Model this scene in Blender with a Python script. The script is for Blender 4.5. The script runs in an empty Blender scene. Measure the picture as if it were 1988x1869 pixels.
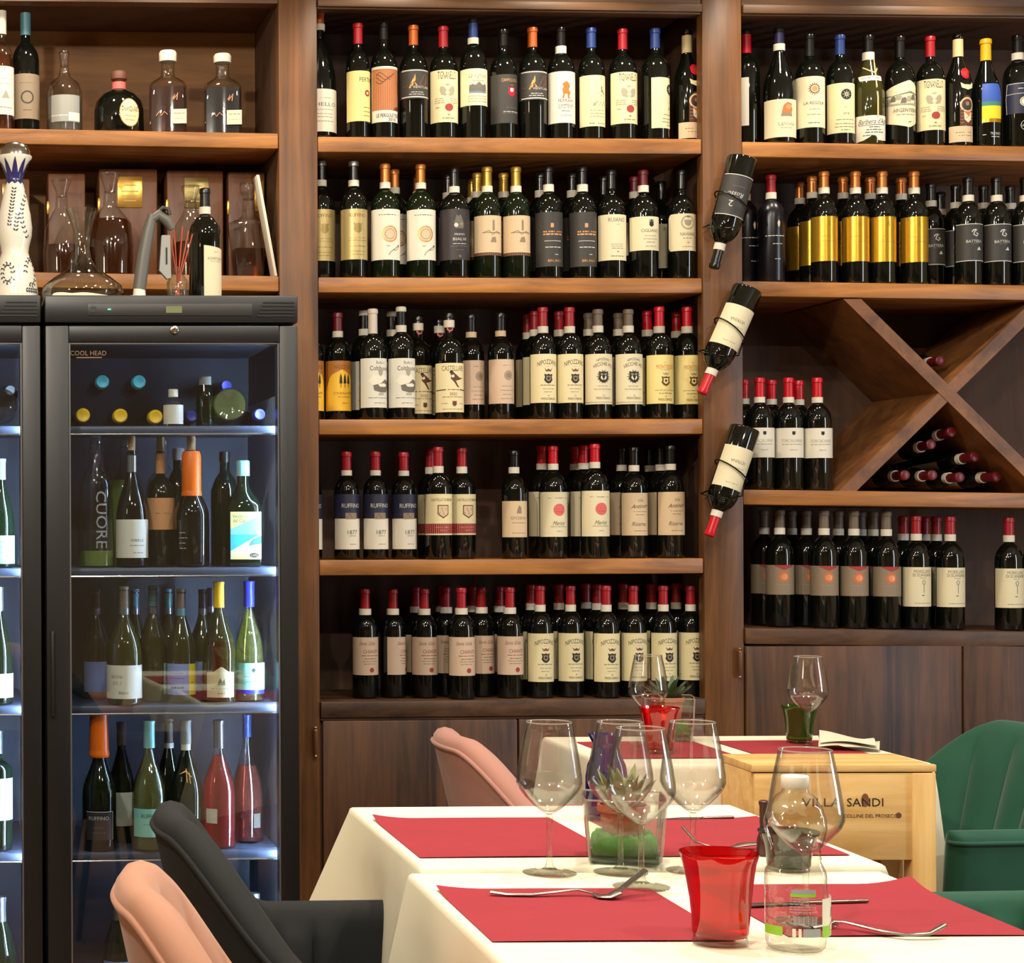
import bpy, bmesh, math, random
from mathutils import Vector, Matrix
from mathutils.geometry import tessellate_polygon
random.seed(7)
scn = bpy.context.scene
COL = scn.collection
PI = math.pi
# ------------------------------------------------------------------ camera model (1988 x 1869)
F, CX, CY = 3700.0, 90.0, 1024.0
YAW, ROLL, EYE = math.radians(2.9), 0.0044, 1.27
CAM = Vector((0, 0, EYE))
FW = Vector((math.sin(YAW), math.cos(YAW), 0))
R0 = Vector((math.cos(YAW), -math.sin(YAW), 0)); U0 = Vector((0, 0, 1))
RT = R0*math.cos(ROLL) - U0*math.sin(ROLL)
UP = U0*math.cos(ROLL) + R0*math.sin(ROLL)
def ray(px, py): return FW + RT*((px-CX)/F) + UP*((CY-py)/F)
def W(px, py, Y):
    d = ray(px, py); return CAM + d*(Y/d.y)
def G(px, py, Z):
    d = ray(px, py); return CAM + d*((Z-EYE)/d.z)
def Dp(px, py, t): return CAM + ray(px, py)*t
D = 5.327            # front plane of the wall shelving
U = 1.475e-3         # metres for one photo pixel on the bottle rows
cd = bpy.data.cameras.new('camera'); cam = bpy.data.objects.new('camera', cd); COL.objects.link(cam)
m = Matrix((RT, UP, -FW)).transposed().to_4x4(); m.translation = CAM; cam.matrix_world = m
cd.sensor_fit = 'HORIZONTAL'; cd.sensor_width = 36; cd.lens = 36*F/1988
cd.shift_x = (994-CX)/1988; cd.shift_y = (CY-934.5)/1988
cd.clip_start = 0.05; cd.clip_end = 60
scn.camera = cam
# ------------------------------------------------------------------ materials
def lin(v):
    v /= 255.0
    return v/12.92 if v <= 0.04045 else ((v+0.055)/1.055)**2.4
def rgb(r, g, b): return (lin(r), lin(g), lin(b), 1)
MAT = {}
def pm(name, col, rough=0.5, metal=0.0, **kw):
    m = bpy.data.materials.new(name); m.use_nodes = True
    b = m.node_tree.nodes['Principled BSDF']
    b.inputs['Base Color'].default_value = rgb(*col)
    b.inputs['Roughness'].default_value = rough; b.inputs['Metallic'].default_value = metal
    for k, v in kw.items(): b.inputs[k.replace('_', ' ')].default_value = v
    MAT[name] = m; return m
def emis(name, col, s):
    m = bpy.data.materials.new(name); m.use_nodes = True; nt = m.node_tree; nt.nodes.clear()
    o = nt.nodes.new('ShaderNodeOutputMaterial'); e = nt.nodes.new('ShaderNodeEmission')
    e.inputs[0].default_value = rgb(*col); e.inputs[1].default_value = s
    nt.links.new(e.outputs[0], o.inputs[0]); MAT[name] = m; return m
def thin(name, tint=(250, 252, 250), edge=(150, 155, 150), ior=1.5, rough=0.0, diff=0.0, dcol=None):
    """thin glass: clear face on, darker and more mirror-like towards its rim"""
    m = bpy.data.materials.new(name); m.use_nodes = True; nt = m.node_tree; nt.nodes.clear(); N = nt.nodes.new; L = nt.links.new
    o = N('ShaderNodeOutputMaterial'); lw = N('ShaderNodeLayerWeight'); lw.inputs[0].default_value = 0.35
    mx = N('ShaderNodeMix'); mx.data_type = 'RGBA'
    mx.inputs[6].default_value = rgb(*tint); mx.inputs[7].default_value = rgb(*edge)
    pw = N('ShaderNodeMath'); pw.operation = 'POWER'; pw.inputs[1].default_value = 3.5
    L(lw.outputs['Facing'], pw.inputs[0]); L(pw.outputs[0], mx.inputs[0])
    t = N('ShaderNodeBsdfTransparent'); L(mx.outputs[2], t.inputs[0])
    g = N('ShaderNodeBsdfGlossy'); g.inputs['Roughness'].default_value = rough+0.02
    p5 = N('ShaderNodeMath'); p5.operation = 'POWER'; p5.inputs[1].default_value = 3.2; L(lw.outputs['Facing'], p5.inputs[0])
    lw.inputs[0].default_value = 0.5; fr = N('ShaderNodeMath'); fr.operation = 'MULTIPLY_ADD'; fr.inputs[1].default_value = 0.7; fr.inputs[2].default_value = 0.075; L(p5.outputs[0], fr.inputs[0])
    ms = N('ShaderNodeMixShader'); L(fr.outputs[0], ms.inputs[0]); L(g.outputs[0], ms.inputs[2])
    if diff:
        d = N('ShaderNodeBsdfDiffuse'); d.inputs[0].default_value = rgb(*(dcol or tint))
        tr = N('ShaderNodeBsdfTranslucent'); tr.inputs[0].default_value = rgb(*(dcol or tint))
        a = N('ShaderNodeMixShader'); a.inputs[0].default_value = 0.5; L(d.outputs[0], a.inputs[1]); L(tr.outputs[0], a.inputs[2])
        c = N('ShaderNodeMixShader'); c.inputs[0].default_value = diff; L(t.outputs[0], c.inputs[1]); L(a.outputs[0], c.inputs[2])
        L(c.outputs[0], ms.inputs[1])
    else: L(t.outputs[0], ms.inputs[1])
    L(ms.outputs[0], o.inputs[0]); MAT[name] = m; return m
def wood(name, dark, light, sc, rough=0.45, contrast=(0.3, 0.7), bump=0.15, knots=0.0):
    m = bpy.data.materials.new(name); m.use_nodes = True; nt = m.node_tree; N = nt.nodes.new; L = nt.links.new
    b = nt.nodes['Principled BSDF']; tc = N('ShaderNodeTexCoord'); mp = N('ShaderNodeMapping')
    mp.inputs['Scale'].default_value = sc; L(tc.outputs['Object'], mp.inputs[0])
    n = N('ShaderNodeTexNoise'); n.inputs['Scale'].default_value = 1; n.inputs['Detail'].default_value = 6
    n.inputs['Roughness'].default_value = 0.65; n.inputs['Distortion'].default_value = 0.6; L(mp.outputs[0], n.inputs[0])
    n2 = N('ShaderNodeTexNoise'); n2.inputs['Scale'].default_value = 4.0; n2.inputs['Detail'].default_value = 2; L(tc.outputs['Object'], n2.inputs[0])
    ad = N('ShaderNodeMath'); ad.operation = 'MULTIPLY_ADD'; ad.inputs[1].default_value = 0.35; L(n2.outputs[0], ad.inputs[0]); L(n.outputs[0], ad.inputs[2])
    sb = N('ShaderNodeMath'); sb.operation = 'SUBTRACT'; sb.inputs[1].default_value = 0.175; L(ad.outputs[0], sb.inputs[0])
    r = N('ShaderNodeValToRGB'); r.color_ramp.elements[0].position = contrast[0]; r.color_ramp.elements[1].position = contrast[1]
    r.color_ramp.elements[0].color = rgb(*dark); r.color_ramp.elements[1].color = rgb(*light); L(sb.outputs[0], r.inputs[0])
    col = r.outputs[0]
    if knots:
        mk = N('ShaderNodeMapping'); mk.inputs['Scale'].default_value = tuple(3.2 if s > 5 else 1.6 for s in sc); L(tc.outputs['Object'], mk.inputs[0])
        vo = N('ShaderNodeTexVoronoi'); vo.inputs['Scale'].default_value = 1.6; L(mk.outputs[0], vo.inputs[0])
        kr = N('ShaderNodeValToRGB'); kr.color_ramp.elements[0].position = 0.03; kr.color_ramp.elements[1].position = 0.10
        kr.color_ramp.elements[0].color = (1, 1, 1, 1); kr.color_ramp.elements[1].color = (0, 0, 0, 1); L(vo.outputs['Distance'], kr.inputs[0])
        km = N('ShaderNodeMath'); km.operation = 'MULTIPLY'; km.inputs[1].default_value = knots; L(kr.outputs[0], km.inputs[0])
        mx = N('ShaderNodeMix'); mx.data_type = 'RGBA'; L(km.outputs[0], mx.inputs[0]); L(col, mx.inputs[6])
        mx.inputs[7].default_value = rgb(*[c*0.45 for c in dark]); col = mx.outputs[2]
    L(col, b.inputs['Base Color']); b.inputs['Roughness'].default_value = rough
    bp = N('ShaderNodeBump'); bp.inputs['Strength'].default_value = bump; bp.inputs['Distance'].default_value = 0.002
    L(n.outputs[0], bp.inputs['Height']); L(bp.outputs[0], b.inputs['Normal'])
    MAT[name] = m; return m
def fabric(name, col, col2, rough=0.85, sheen=0.0, scale=300, bump=0.15):
    m = pm(name, col, rough); nt = m.node_tree; N = nt.nodes.new; L = nt.links.new; b = nt.nodes['Principled BSDF']
    b.inputs['Sheen Weight'].default_value = sheen; b.inputs['Sheen Roughness'].default_value = 0.35
    tc = N('ShaderNodeTexCoord'); n = N('ShaderNodeTexNoise'); n.inputs['Scale'].default_value = scale; n.inputs['Detail'].default_value = 2
    n2 = N('ShaderNodeTexNoise'); n2.inputs['Scale'].default_value = 9; n2.inputs['Detail'].default_value = 3
    L(tc.outputs['Object'], n.inputs[0]); L(tc.outputs['Object'], n2.inputs[0])
    mx = N('ShaderNodeMix'); mx.data_type = 'RGBA'; mx.inputs[6].default_value = rgb(*col); mx.inputs[7].default_value = rgb(*col2)
    L(n2.outputs[0], mx.inputs[0]); L(mx.outputs[2], b.inputs['Base Color'])
    bp = N('ShaderNodeBump'); bp.inputs['Strength'].default_value = bump; bp.inputs['Distance'].default_value = 0.001
    L(n.outputs[0], bp.inputs['Height']); L(bp.outputs[0], b.inputs['Normal']); return m
wood('shelf_wood', (116, 70, 32), (192, 128, 62), (2.2, 26, 26), 0.42, knots=0.6)
wood('post_wood', (70, 43, 21), (128, 82, 42), (24, 24, 1.3), 0.45, knots=0.4)
wood('beam_wood', (72, 46, 26), (118, 82, 50), (2.0, 24, 24), 0.5)
wood('diagonal_wood', (88, 52, 26), (146, 94, 48), (9, 9, 9), 0.5)
wood('back_wood', (70, 48, 34), (96, 66, 46), (14, 14, 2.0), 0.7)
wood('left_back_wood', (112, 74, 36), (150, 102, 54), (2.2, 16, 16), 0.6)
wood('cabinet_wood', (38, 21, 12), (108, 68, 38), (17, 17, 1.1), 0.5, (0.33, 0.72), knots=0.7)
wood('ledge_wood', (44, 26, 16), (104, 70, 42), (5, 22, 22), 0.5, (0.3, 0.75), knots=0.8)
wood('crate_wood', (198, 150, 84), (232, 192, 124), (3, 24, 24), 0.55, knots=0.35)
wood('crate_post_wood', (196, 148, 82), (230, 190, 122), (24, 24, 2), 0.55, knots=0.3)
wood('box_wood', (104, 60, 34), (142, 88, 52), (18, 18, 2.5), 0.4)
wood('leg_wood', (30, 22, 16), (52, 38, 26), (20, 20, 2), 0.4)
pm('bottle_glass', (10, 13, 9), 0.05, IOR=1.52, Specular_IOR_Level=0.62)
pm('bottle_glass_green', (14, 24, 10), 0.05, IOR=1.52, Specular_IOR_Level=0.62)
pm('bottle_glass_satin', (14, 13, 20), 0.28, IOR=1.5)
pm('olive_glass', (52, 50, 18), 0.05, IOR=1.52, Coat_Weight=0.3)
thin('clear_glass', (250, 252, 250), (176, 180, 174), 1.5)
thin('wine_glass', (254, 254, 254), (196, 196, 200), 1.52)
thin('foot_glass', (252, 253, 250), (226, 230, 222), 1.5)
thin('wine_stem', (250, 251, 248), (160, 162, 154), 1.5)
thin('edge_glint_glass', (250, 246, 240), (190, 184, 176), 1.5, 0.02, 0.35, (240, 226, 210))  # milky tint puts the bright glint of glass edges into the colour
thin('thick_glass', (226, 240, 230), (110, 150, 134), 1.5, 0.0, 0.12, (190, 220, 200))
thin('vase_glass', (246, 250, 247), (184, 200, 190), 1.5)
thin('pane_glass', (238, 242, 244), (200, 206, 210), 1.5)
thin('plastic', (252, 253, 250), (196, 198, 192), 1.45, 0.03)
_nt = MAT['plastic'].node_tree; _n = _nt.nodes.new('ShaderNodeTexNoise'); _n.inputs['Scale'].default_value = 55; _b = _nt.nodes.new('ShaderNodeBump'); _b.inputs['Strength'].default_value = .5; _b.inputs['Distance'].default_value = .004
_tc = _nt.nodes.new('ShaderNodeTexCoord'); _nt.links.new(_tc.outputs['Object'], _n.inputs[0]); _nt.links.new(_n.outputs[0], _b.inputs['Height'])
for _q in _nt.nodes:
    if _q.type in ('BSDF_GLOSSY', 'LAYER_WEIGHT'): _nt.links.new(_b.outputs[0], _q.inputs['Normal'])
thin('amber_liquid', (214, 160, 104), (140, 84, 40), 1.33, 0.05, 0.12, (170, 96, 40))
thin('plum_liquid', (150, 108, 104), (80, 48, 44), 1.33, 0.05, 0.45, (112, 80, 76))
thin('slate_liquid', (120, 116, 120), (60, 58, 60), 1.33, 0.05, 0.5, (88, 88, 96))
thin('brown_liquid', (150, 84, 52), (84, 40, 22), 1.33, 0.05, 0.3, (120, 62, 34))
thin('rose_liquid', (232, 110, 112), (180, 40, 50), 1.33, 0.02, 0.45, (214, 66, 72))
thin('pale_rose_liquid', (240, 168, 150), (190, 84, 70), 1.33, 0.02, 0.22, (220, 120, 104))
thin('straw_liquid', (228, 226, 160), (150, 150, 70), 1.33, 0.02, 0.22, (208, 208, 130))
thin('lime_liquid', (190, 214, 120), (130, 160, 60), 1.33, 0.02, 0.7, (176, 204, 104))
thin('water_liquid', (226, 236, 238), (140, 156, 160), 1.33, 0.02, 0.1)
thin('red_glass', (238, 22, 48), (150, 0, 20), 1.5, 0.0, 0.22, (236, 4, 36))
thin('green_glass', (120, 150, 60), (40, 62, 20), 1.5, 0.0, 0.25, (110, 150, 40))
thin('blue_glass', (40, 44, 190), (10, 12, 80), 1.5, 0.0, 0.3, (34, 38, 160))
thin('dark_green_glass', (60, 110, 76), (10, 34, 20), 1.5, 0.0, 0.2, (30, 80, 50))
for n, c, r, me in (
    ('red_foil', (158, 24, 34), .35, 0), ('bright_red_foil', (196, 18, 34), .3, 0), ('dark_red_foil', (104, 20, 30), .35, 0), ('orange_foil', (190, 92, 40), .35, .3),
    ('copper_foil', (206, 124, 58), .3, .55), ('gold_foil', (190, 150, 66), .3, .6), ('blue_foil', (44, 66, 128), .35, .2), ('navy_foil', (34, 32, 66), .35, 0),
    ('black_foil', (20, 19, 18), .22, 0), ('white_foil', (216, 202, 184), .5, 0), ('silver_foil', (150, 150, 152), .28, .8), ('yellow_foil', (232, 178, 24), .45, 0),
    ('royal_foil', (48, 54, 190), .35, 0), ('taupe_foil', (112, 96, 80), .5, 0), ('teal_foil', (90, 138, 150), .4, .2), ('beige_foil', (214, 190, 140), .5, 0), ('aqua_foil', (150, 214, 214), .35, .2),
    ('seal_paper', (226, 216, 196), .6, 0), ('pale_seal', (206, 196, 176), .6, 0),
    ('cream', (226, 212, 166), .6, 0), ('ivory', (224, 212, 176), .6, 0), ('white_paper', (226, 218, 200), .6, 0), ('butter', (232, 214, 140), .6, 0), ('grey_paper', (214, 210, 194), .6, 0),
    ('beige', (212, 186, 150), .6, 0), ('pinkish_beige', (206, 178, 152), .6, 0), ('taupe', (140, 122, 100), .6, 0), ('charcoal', (54, 51, 47), .55, 0), ('dark_plum', (48, 42, 44), .5, 0),
    ('terracotta', (176, 102, 50), .6, 0), ('brown', (96, 54, 34), .6, 0), ('yellow', (238, 186, 50), .6, 0), ('golden_brown', (176, 112, 40), .6, 0), ('greige_gold', (186, 166, 112), .35, .45),
    ('gold', (226, 174, 56), .24, .75), ('gold_ink', (206, 150, 80), .35, .4), ('copper_ink', (226, 150, 104), .4, .2), ('silver_ink', (206, 202, 192), .4, 0), ('black_ink', (30, 28, 26), .6, 0),
    ('grey_ink', (104, 98, 86), .6, 0), ('pale_grey_ink', (160, 152, 130), .6, 0), ('brown_ink', (120, 76, 50), .6, 0), ('red_ink', (158, 52, 46), .6, 0), ('coral_ink', (214, 100, 92), .6, 0), ('orange_ink', (206, 112, 56), .6, 0),
    ('green_ink', (112, 120, 90), .6, 0), ('blue_ink', (104, 122, 146), .6, 0), ('blue', (58, 92, 180), .6, 0), ('sea_green', (70, 130, 120), .6, 0), ('lemon', (240, 214, 40), .6, 0), ('navy', (36, 38, 62), .5, 0),
    ('red_band', (142, 34, 40), .5, 0), ('seal_red', (196, 24, 44), .35, 0), ('tan_raffia', (216, 184, 136), .7, 0), ('cork', (196, 160, 116), .8, 0), ('orange_plastic', (250, 116, 20), .35, 0),
    ('blue_paper', (140, 156, 214), .6, 0), ('teal_paper', (150, 214, 200), .6, 0), ('turquoise', (66, 190, 200), .6, 0), ('peach_paper', (214, 150, 100), .6, 0), ('black_plastic', (26, 25, 24), .4, 0),
    ('dark_plastic', (40, 38, 36), .45, 0), ('grey_plastic', (96, 94, 88), .45, 0), ('light_plastic', (150, 150, 144), .45, 0), ('white_plastic', (232, 226, 210), .45, 0), ('cyan_plastic', (70, 180, 210), .4, 0),
    ('yellow_plastic', (246, 196, 40), .4, 0), ('violet_plastic', (84, 84, 200), .4, 0), ('chrome', (200, 196, 190), .18, 1), ('steel', (150, 140, 132), .28, 1), ('black_metal', (22, 20, 19), .35, .6), ('hinge_metal', (150, 110, 86), .4, .8),
    ('fridge_black', (20, 19, 20), .4, 0), ('fridge_inner', (84, 90, 104), .5, 0), ('fridge_wall', (190, 205, 225), .5, 0), ('fridge_shelf', (70, 78, 96), .4, 0), ('bronze_ink', (130, 104, 84), .4, .4),
    ('ceramic', (238, 232, 216), .18, 0), ('cobalt_glaze', (52, 48, 104), .2, 0), ('leaf_glaze', (52, 54, 66), .25, 0), ('terracotta_pot', (190, 102, 70), .8, 0), ('pepper_brown', (74, 48, 40), .3, .3),
    ('floor_tile', (120, 92, 70), .45, 0), ('plaster', (214, 196, 166), .8, 0), ('ceiling_paint', (228, 216, 194), .8, 0), ('reed', (196, 84, 54), .6, 0), ('page', (226, 214, 194), .7, 0), ('gold_plate', (226, 176, 84), .25, .7), ('bronze_plate', (150, 130, 78), .3, .6),
    ('label_green', (140, 196, 50), .5, 0), ('label_film', (224, 226, 210), .4, 0), ('label_grey', (150, 156, 162), .5, 0), ('green_led_off', (112, 116, 84), .3, 0)):
    pm(n, c, r, me)
fabric('cloth', (236, 228, 202), (228, 218, 190), 0.9, 0, 900, 0.1)
fabric('napkin_cloth', (218, 206, 180), (206, 194, 168), 0.9, 0, 700, 0.15)
fabric('mat_paper', (154, 30, 44), (144, 27, 40), 0.8, 0, 1200, 0.08)
fabric('pink_velvet', (184, 132, 106), (170, 120, 96), 0.8, 0.2, 400, 0.1)
fabric('rose_velvet', (172, 122, 108), (160, 112, 98), 0.8, 0.2, 400, 0.1)
fabric('black_velvet', (13, 15, 17), (9, 11, 13), 0.85, 0.0, 400, 0.1)
fabric('green_velvet', (18, 84, 60), (12, 62, 46), 0.75, 0.22, 400, 0.1)
fabric('moss_stuff', (92, 150, 46), (58, 112, 28), 0.95, 0, 160, 1.0)
fabric('succulent', (54, 74, 50), (78, 98, 60), 0.5, 0, 60, 0.1)
fabric('pale_succulent', (150, 150, 84), (110, 124, 64), 0.5, 0, 60, 0.1)
emis('led', (190, 220, 255), 230); emis('green_led', (60, 255, 170), 8)
# ------------------------------------------------------------------ mesh builder
class MB:
    def __init__(s): s.v = []; s.f = []; s.mi = []; s.mats = []
    def m(s, name):
        if name not in s.mats: s.mats.append(name)
        return s.mats.index(name)
    def add(s, vs, fs, mat):
        b = len(s.v); s.v += [tuple(v) for v in vs]; k = s.m(mat)
        for f in fs: s.f.append(tuple(b+i for i in f)); s.mi.append(k)
        return s
    def lathe(s, prof, mat, seg=32, o=(0, 0, 0), sx=1, sy=1, wob=None):
        vs = []; fs = []; n = len(prof)
        for r, z in prof:
            for k in range(seg):
                a = 2*PI*k/seg; q = r*(wob(a, z) if wob else 1)
                vs.append((o[0]+q*sx*math.cos(a), o[1]+q*sy*math.sin(a), o[2]+z))
        for i in range(n-1):
            for k in range(seg):
                k2 = (k+1) % seg; fs.append((i*seg+k, i*seg+k2, (i+1)*seg+k2, (i+1)*seg+k))
        if prof[0][0] > 1e-6: fs.append(tuple(range(seg-1, -1, -1)))
        if prof[-1][0] > 1e-6: fs.append(tuple((n-1)*seg+k for k in range(seg)))
        return s.add(vs, fs, mat)
    def box(s, x0, x1, y0, y1, z0, z1, mat, bev=0.0, dz=0.0):
        bm = bmesh.new(); bmesh.ops.create_cube(bm, size=1)
        for v in bm.verts:
            v.co = Vector((x0+(v.co.x+.5)*(x1-x0), y0+(v.co.y+.5)*(y1-y0), z0+(v.co.z+.5)*(z1-z0)))
        if bev: bmesh.ops.bevel(bm, geom=list(bm.edges), offset=bev, segments=2, affect='EDGES', profile=.5)
        bm.verts.index_update()
        vs = [Vector(v.co) for v in bm.verts]
        if dz:
            for v in vs: v.z += dz*(v.x-x0)/(x1-x0)
        fs = [[v.index for v in f.verts] for f in bm.faces]; bm.free()
        return s.add(vs, fs, mat)
    def prism(s, poly, y0, y1, mat):      # poly of (x,z), extruded along y
        n = len(poly); vs = [(x, y0, z) for x, z in poly]+[(x, y1, z) for x, z in poly]
        fs = [tuple(range(n)), tuple(range(2*n-1, n-1, -1))]
        for i in range(n): j = (i+1) % n; fs.append((i, n+i, n+j, j))
        return s.add(vs, fs, mat)
    def tube(s, pts, r, mat, seg=8, flat=1.0):
        pts = [Vector(p) for p in pts]; vs = []; fs = []; n = len(pts)
        rs = r if isinstance(r, (list, tuple)) else [r]*n
        for i, p in enumerate(pts):
            t = (pts[min(i+1, n-1)]-pts[max(i-1, 0)]).normalized()
            a = t.cross(Vector((0, 0, 1)))
            if a.length < 1e-3: a = t.cross(Vector((0, 1, 0)))
            a.normalize(); b = t.cross(a).normalized()
            for k in range(seg):
                q = 2*PI*k/seg; vs.append(p + a*rs[i]*math.cos(q) + b*rs[i]*flat*math.sin(q))
        for i in range(n-1):
            for k in range(seg):
                k2 = (k+1) % seg; fs.append((i*seg+k, i*seg+k2, (i+1)*seg+k2, (i+1)*seg+k))
        fs.append(tuple(range(seg-1, -1, -1))); fs.append(tuple((n-1)*seg+k for k in range(seg)))
        return s.add(vs, fs, mat)
    def grid(s, fn, nu, nv, mat, closeu=False):
        vs = []; fs = []
        for j in range(nv+1):
            for i in range(nu+(0 if closeu else 1)): vs.append(fn(i/nu, j/nv))
        w = nu+(0 if closeu else 1)
        for j in range(nv):
            for i in range(nu):
                i2 = (i+1) % w; fs.append((j*w+i, j*w+i2, (j+1)*w+i2, (j+1)*w+i))
        return s.add(vs, fs, mat)
    def mesh(s, name, sharp=35, smooth=True):
        me = bpy.data.meshes.new(name); me.from_pydata(s.v, [], s.f)
        for n in s.mats: me.materials.append(MAT[n])
        me.polygons.foreach_set('material_index', s.mi)
        me.validate(); me.update()
        if smooth:
            me.polygons.foreach_set('use_smooth', [True]*len(me.polygons)); me.set_sharp_from_angle(angle=math.radians(sharp))
        return me
    def obj(s, name, parent=None, sharp=35, smooth=True): return put_mesh(name, s.mesh(name, sharp, smooth), parent)
def put_mesh(name, me, parent=None):
    o = bpy.data.objects.new(name, me); COL.objects.link(o)
    if parent: o.parent = parent
    return o
SEEN = {}
def tag(o, label, cat, group=None):
    o['label'] = label; o['category'] = cat
    if group: o['group'] = group
    if label in SEEN: print('DUPLABEL', label)
    SEEN[label] = 1
    n = len(label.split())
    if n < 4 or n > 16: print('LABELLEN', n, label)
    return o
def thing(name, label, cat, loc=(0, 0, 0), rz=0, group=None):
    o = bpy.data.objects.new(name, None); COL.objects.link(o); o.location = loc; o.rotation_euler = (0, 0, rz); o.empty_display_size = .05
    return tag(o, label, cat, group)
def struct(name, mb): o = mb.obj(name); o['kind'] = 'structure'; return o
# ------------------------------------------------------------------ lettering
TXT = {}
def text2d(t):
    if t in TXT: return TXT[t]
    cu = bpy.data.curves.new('t', 'FONT'); cu.body = t; cu.resolution_u = 2; cu.size = 1
    ob = bpy.data.objects.new('t', cu); COL.objects.link(ob); bpy.context.view_layer.update()
    dg = bpy.context.evaluated_depsgraph_get(); ev = ob.evaluated_get(dg); me = ev.to_mesh()
    vs = [(v.co.x, v.co.y) for v in me.vertices]; fs = [tuple(p.vertices) for p in me.polygons]; ev.to_mesh_clear()
    bpy.data.objects.remove(ob); bpy.data.curves.remove(cu)
    xs = [v[0] for v in vs]; x0, x1 = min(xs), max(xs); cap = 0.7
    vs = [((x-(x0+x1)/2)/max(x1-x0, 1e-6), y/cap-0.5) for x, y in vs]
    TXT[t] = (vs, fs, (x1-x0)/cap); return TXT[t]
# ------------------------------------------------------------------ bottles: profiles, labels, print
BDX = [(1, 0), (.985, .14), (.94, .30), (.85, .47), (.68, .64), (.45, .80), (.2, .92), (.05, .98), (0, 1)]
BGY = [(1, 0), (.98, .12), (.89, .27), (.71, .44), (.48, .60), (.27, .76), (.11, .89), (.03, .97), (0, 1)]
def profile(h, R, rn, zs, zn, sh):
    p = [(R*.80, 0), (R*.95, 1.2), (R, 4)]
    p += [(rn+(R-rn)*a, zs+(zn-zs)*b) for a, b in sh]
    p += [(rn*.97, zn+(h-zn)*.35), (rn*.97, h-9), (rn*1.12, h-8), (rn*1.12, h-4), (rn, h-3.5), (rn, h)]
    return p
def rad(prof, z):
    for (r0, z0), (r1, z1) in zip(prof, prof[1:]):
        if z0 <= z <= z1: return r0 if z1 == z0 else r0+(r1-r0)*(z-z0)/(z1-z0)
    return prof[-1][0]
class Print:
    """printed paper on a bottle: x along the arc, z above the base, both in photo pixels"""
    def __init__(s, prof, k): s.p = prof; s.k = k; s.mb = MB(); s.lay = 0; s.parts = [('label', s.mb)]
    def new(s, name): s.mb = MB(); s.parts.append((name, s.mb)); return s
    def P(s, x, z, e):
        r0 = max(rad(s.p, z), 3); R = s.p[2][0] if r0 > s.p[2][0]*.8 else r0
        a = x/R; r = r0*s.k + e
        return (r*math.sin(a), -r*math.cos(a), z*s.k)
    def patch(s, x0, x1, z0, z1, mat, top=None, bot=None, e=None, nz=None):
        e = 0.0006+s.lay*0.00010 if e is None else e
        n = max(2, int(abs(x1-x0)/4)); nz = nz or (max(1, int((z1-z0)/8)) if z1 > s.p[2][1] and z1 > s.zs() else 1)
        def ev(l, x, d):
            if not l: return d
            for (a, za), (b, zb) in zip(l, l[1:]):
                if a <= x <= b: return za+(zb-za)*(x-a)/max(b-a, 1e-6)
            return d
        def fn(u, v):
            x = x0+(x1-x0)*u; za, zb = ev(bot, x, z0), ev(top, x, z1); return s.P(x, za+(zb-za)*v, e)
        s.mb.grid(fn, n, nz, mat); s.lay += 1; return s
    def zs(s): return s.p[3][1]
    def poly(s, pts, mat, x=0, z=0, sc=1):
        pts = [(x+a*sc, z+b*sc) for a, b in pts]; e = 0.0006+s.lay*0.00010; s.lay += 1
        tri = tessellate_polygon([[Vector((a, b, 0)) for a, b in pts]])
        return s.tris(pts, [tuple(t) for t in tri], e, mat)
    def tris(s, pts, fs, e, mat, lim=4.0):
        """lay flat triangles on the curved glass, cut small enough to follow it"""
        pts = list(pts); out = []; st = [list(f) for f in fs]; mid = {}
        while st:
            f = st.pop()
            if len(f) > 3: st += [[f[0], f[i], f[i+1]] for i in range(1, len(f)-1)]; continue
            d, k = max((abs(pts[f[i]][0]-pts[f[(i+1) % 3]][0]), i) for i in range(3))
            if d <= lim: out.append(tuple(f)); continue
            a, b, c = f[k], f[(k+1) % 3], f[(k+2) % 3]; key = (min(a, b), max(a, b))
            if key not in mid: mid[key] = len(pts); pts.append(((pts[a][0]+pts[b][0])/2, (pts[a][1]+pts[b][1])/2))
            m_ = mid[key]; st += [[a, m_, c], [m_, b, c]]
        s.mb.add([s.P(a, b, e) for a, b in pts], out, mat); return s
    def disc(s, x, z, r, mat, n=20, ry=None): return s.poly([(math.cos(2*PI*i/n)*r, math.sin(2*PI*i/n)*(ry or r)) for i in range(n)], mat, x, z)
    def ring(s, x, z, r0, r1, mat, n=24):
        e = 0.0006+s.lay*0.00010; s.lay += 1; vs = []
        for i in range(n):
            c, q = math.cos(2*PI*i/n), math.sin(2*PI*i/n); vs += [s.P(x+c*r0, z+q*r0, e), s.P(x+c*r1, z+q*r1, e)]
        s.mb.add(vs, [(2*i, 2*i+1, (2*i+3) % (2*n), (2*i+2) % (2*n)) for i in range(n)], mat); return s
    def line(s, pts, w, mat):
        q = [pts[0]]
        for a, b in zip(pts, pts[1:]):
            k = max(1, int(abs(b[0]-a[0])/4)); q += [(a[0]+(b[0]-a[0])*(i+1)/k, a[1]+(b[1]-a[1])*(i+1)/k) for i in range(k)]
        pts = q
        e = 0.0006+s.lay*0.00010; s.lay += 1; vs = []; n = len(pts)
        for i, (x, z) in enumerate(pts):
            a, b = pts[max(i-1, 0)], pts[min(i+1, n-1)]; dx, dz = b[0]-a[0], b[1]-a[1]; l = math.hypot(dx, dz) or 1
            vs += [s.P(x-dz/l*w/2, z+dx/l*w/2, e), s.P(x+dz/l*w/2, z-dx/l*w/2, e)]
        s.mb.add(vs, [(2*i, 2*i+1, 2*i+3, 2*i+2) for i in range(n-1)], mat); return s
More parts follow.
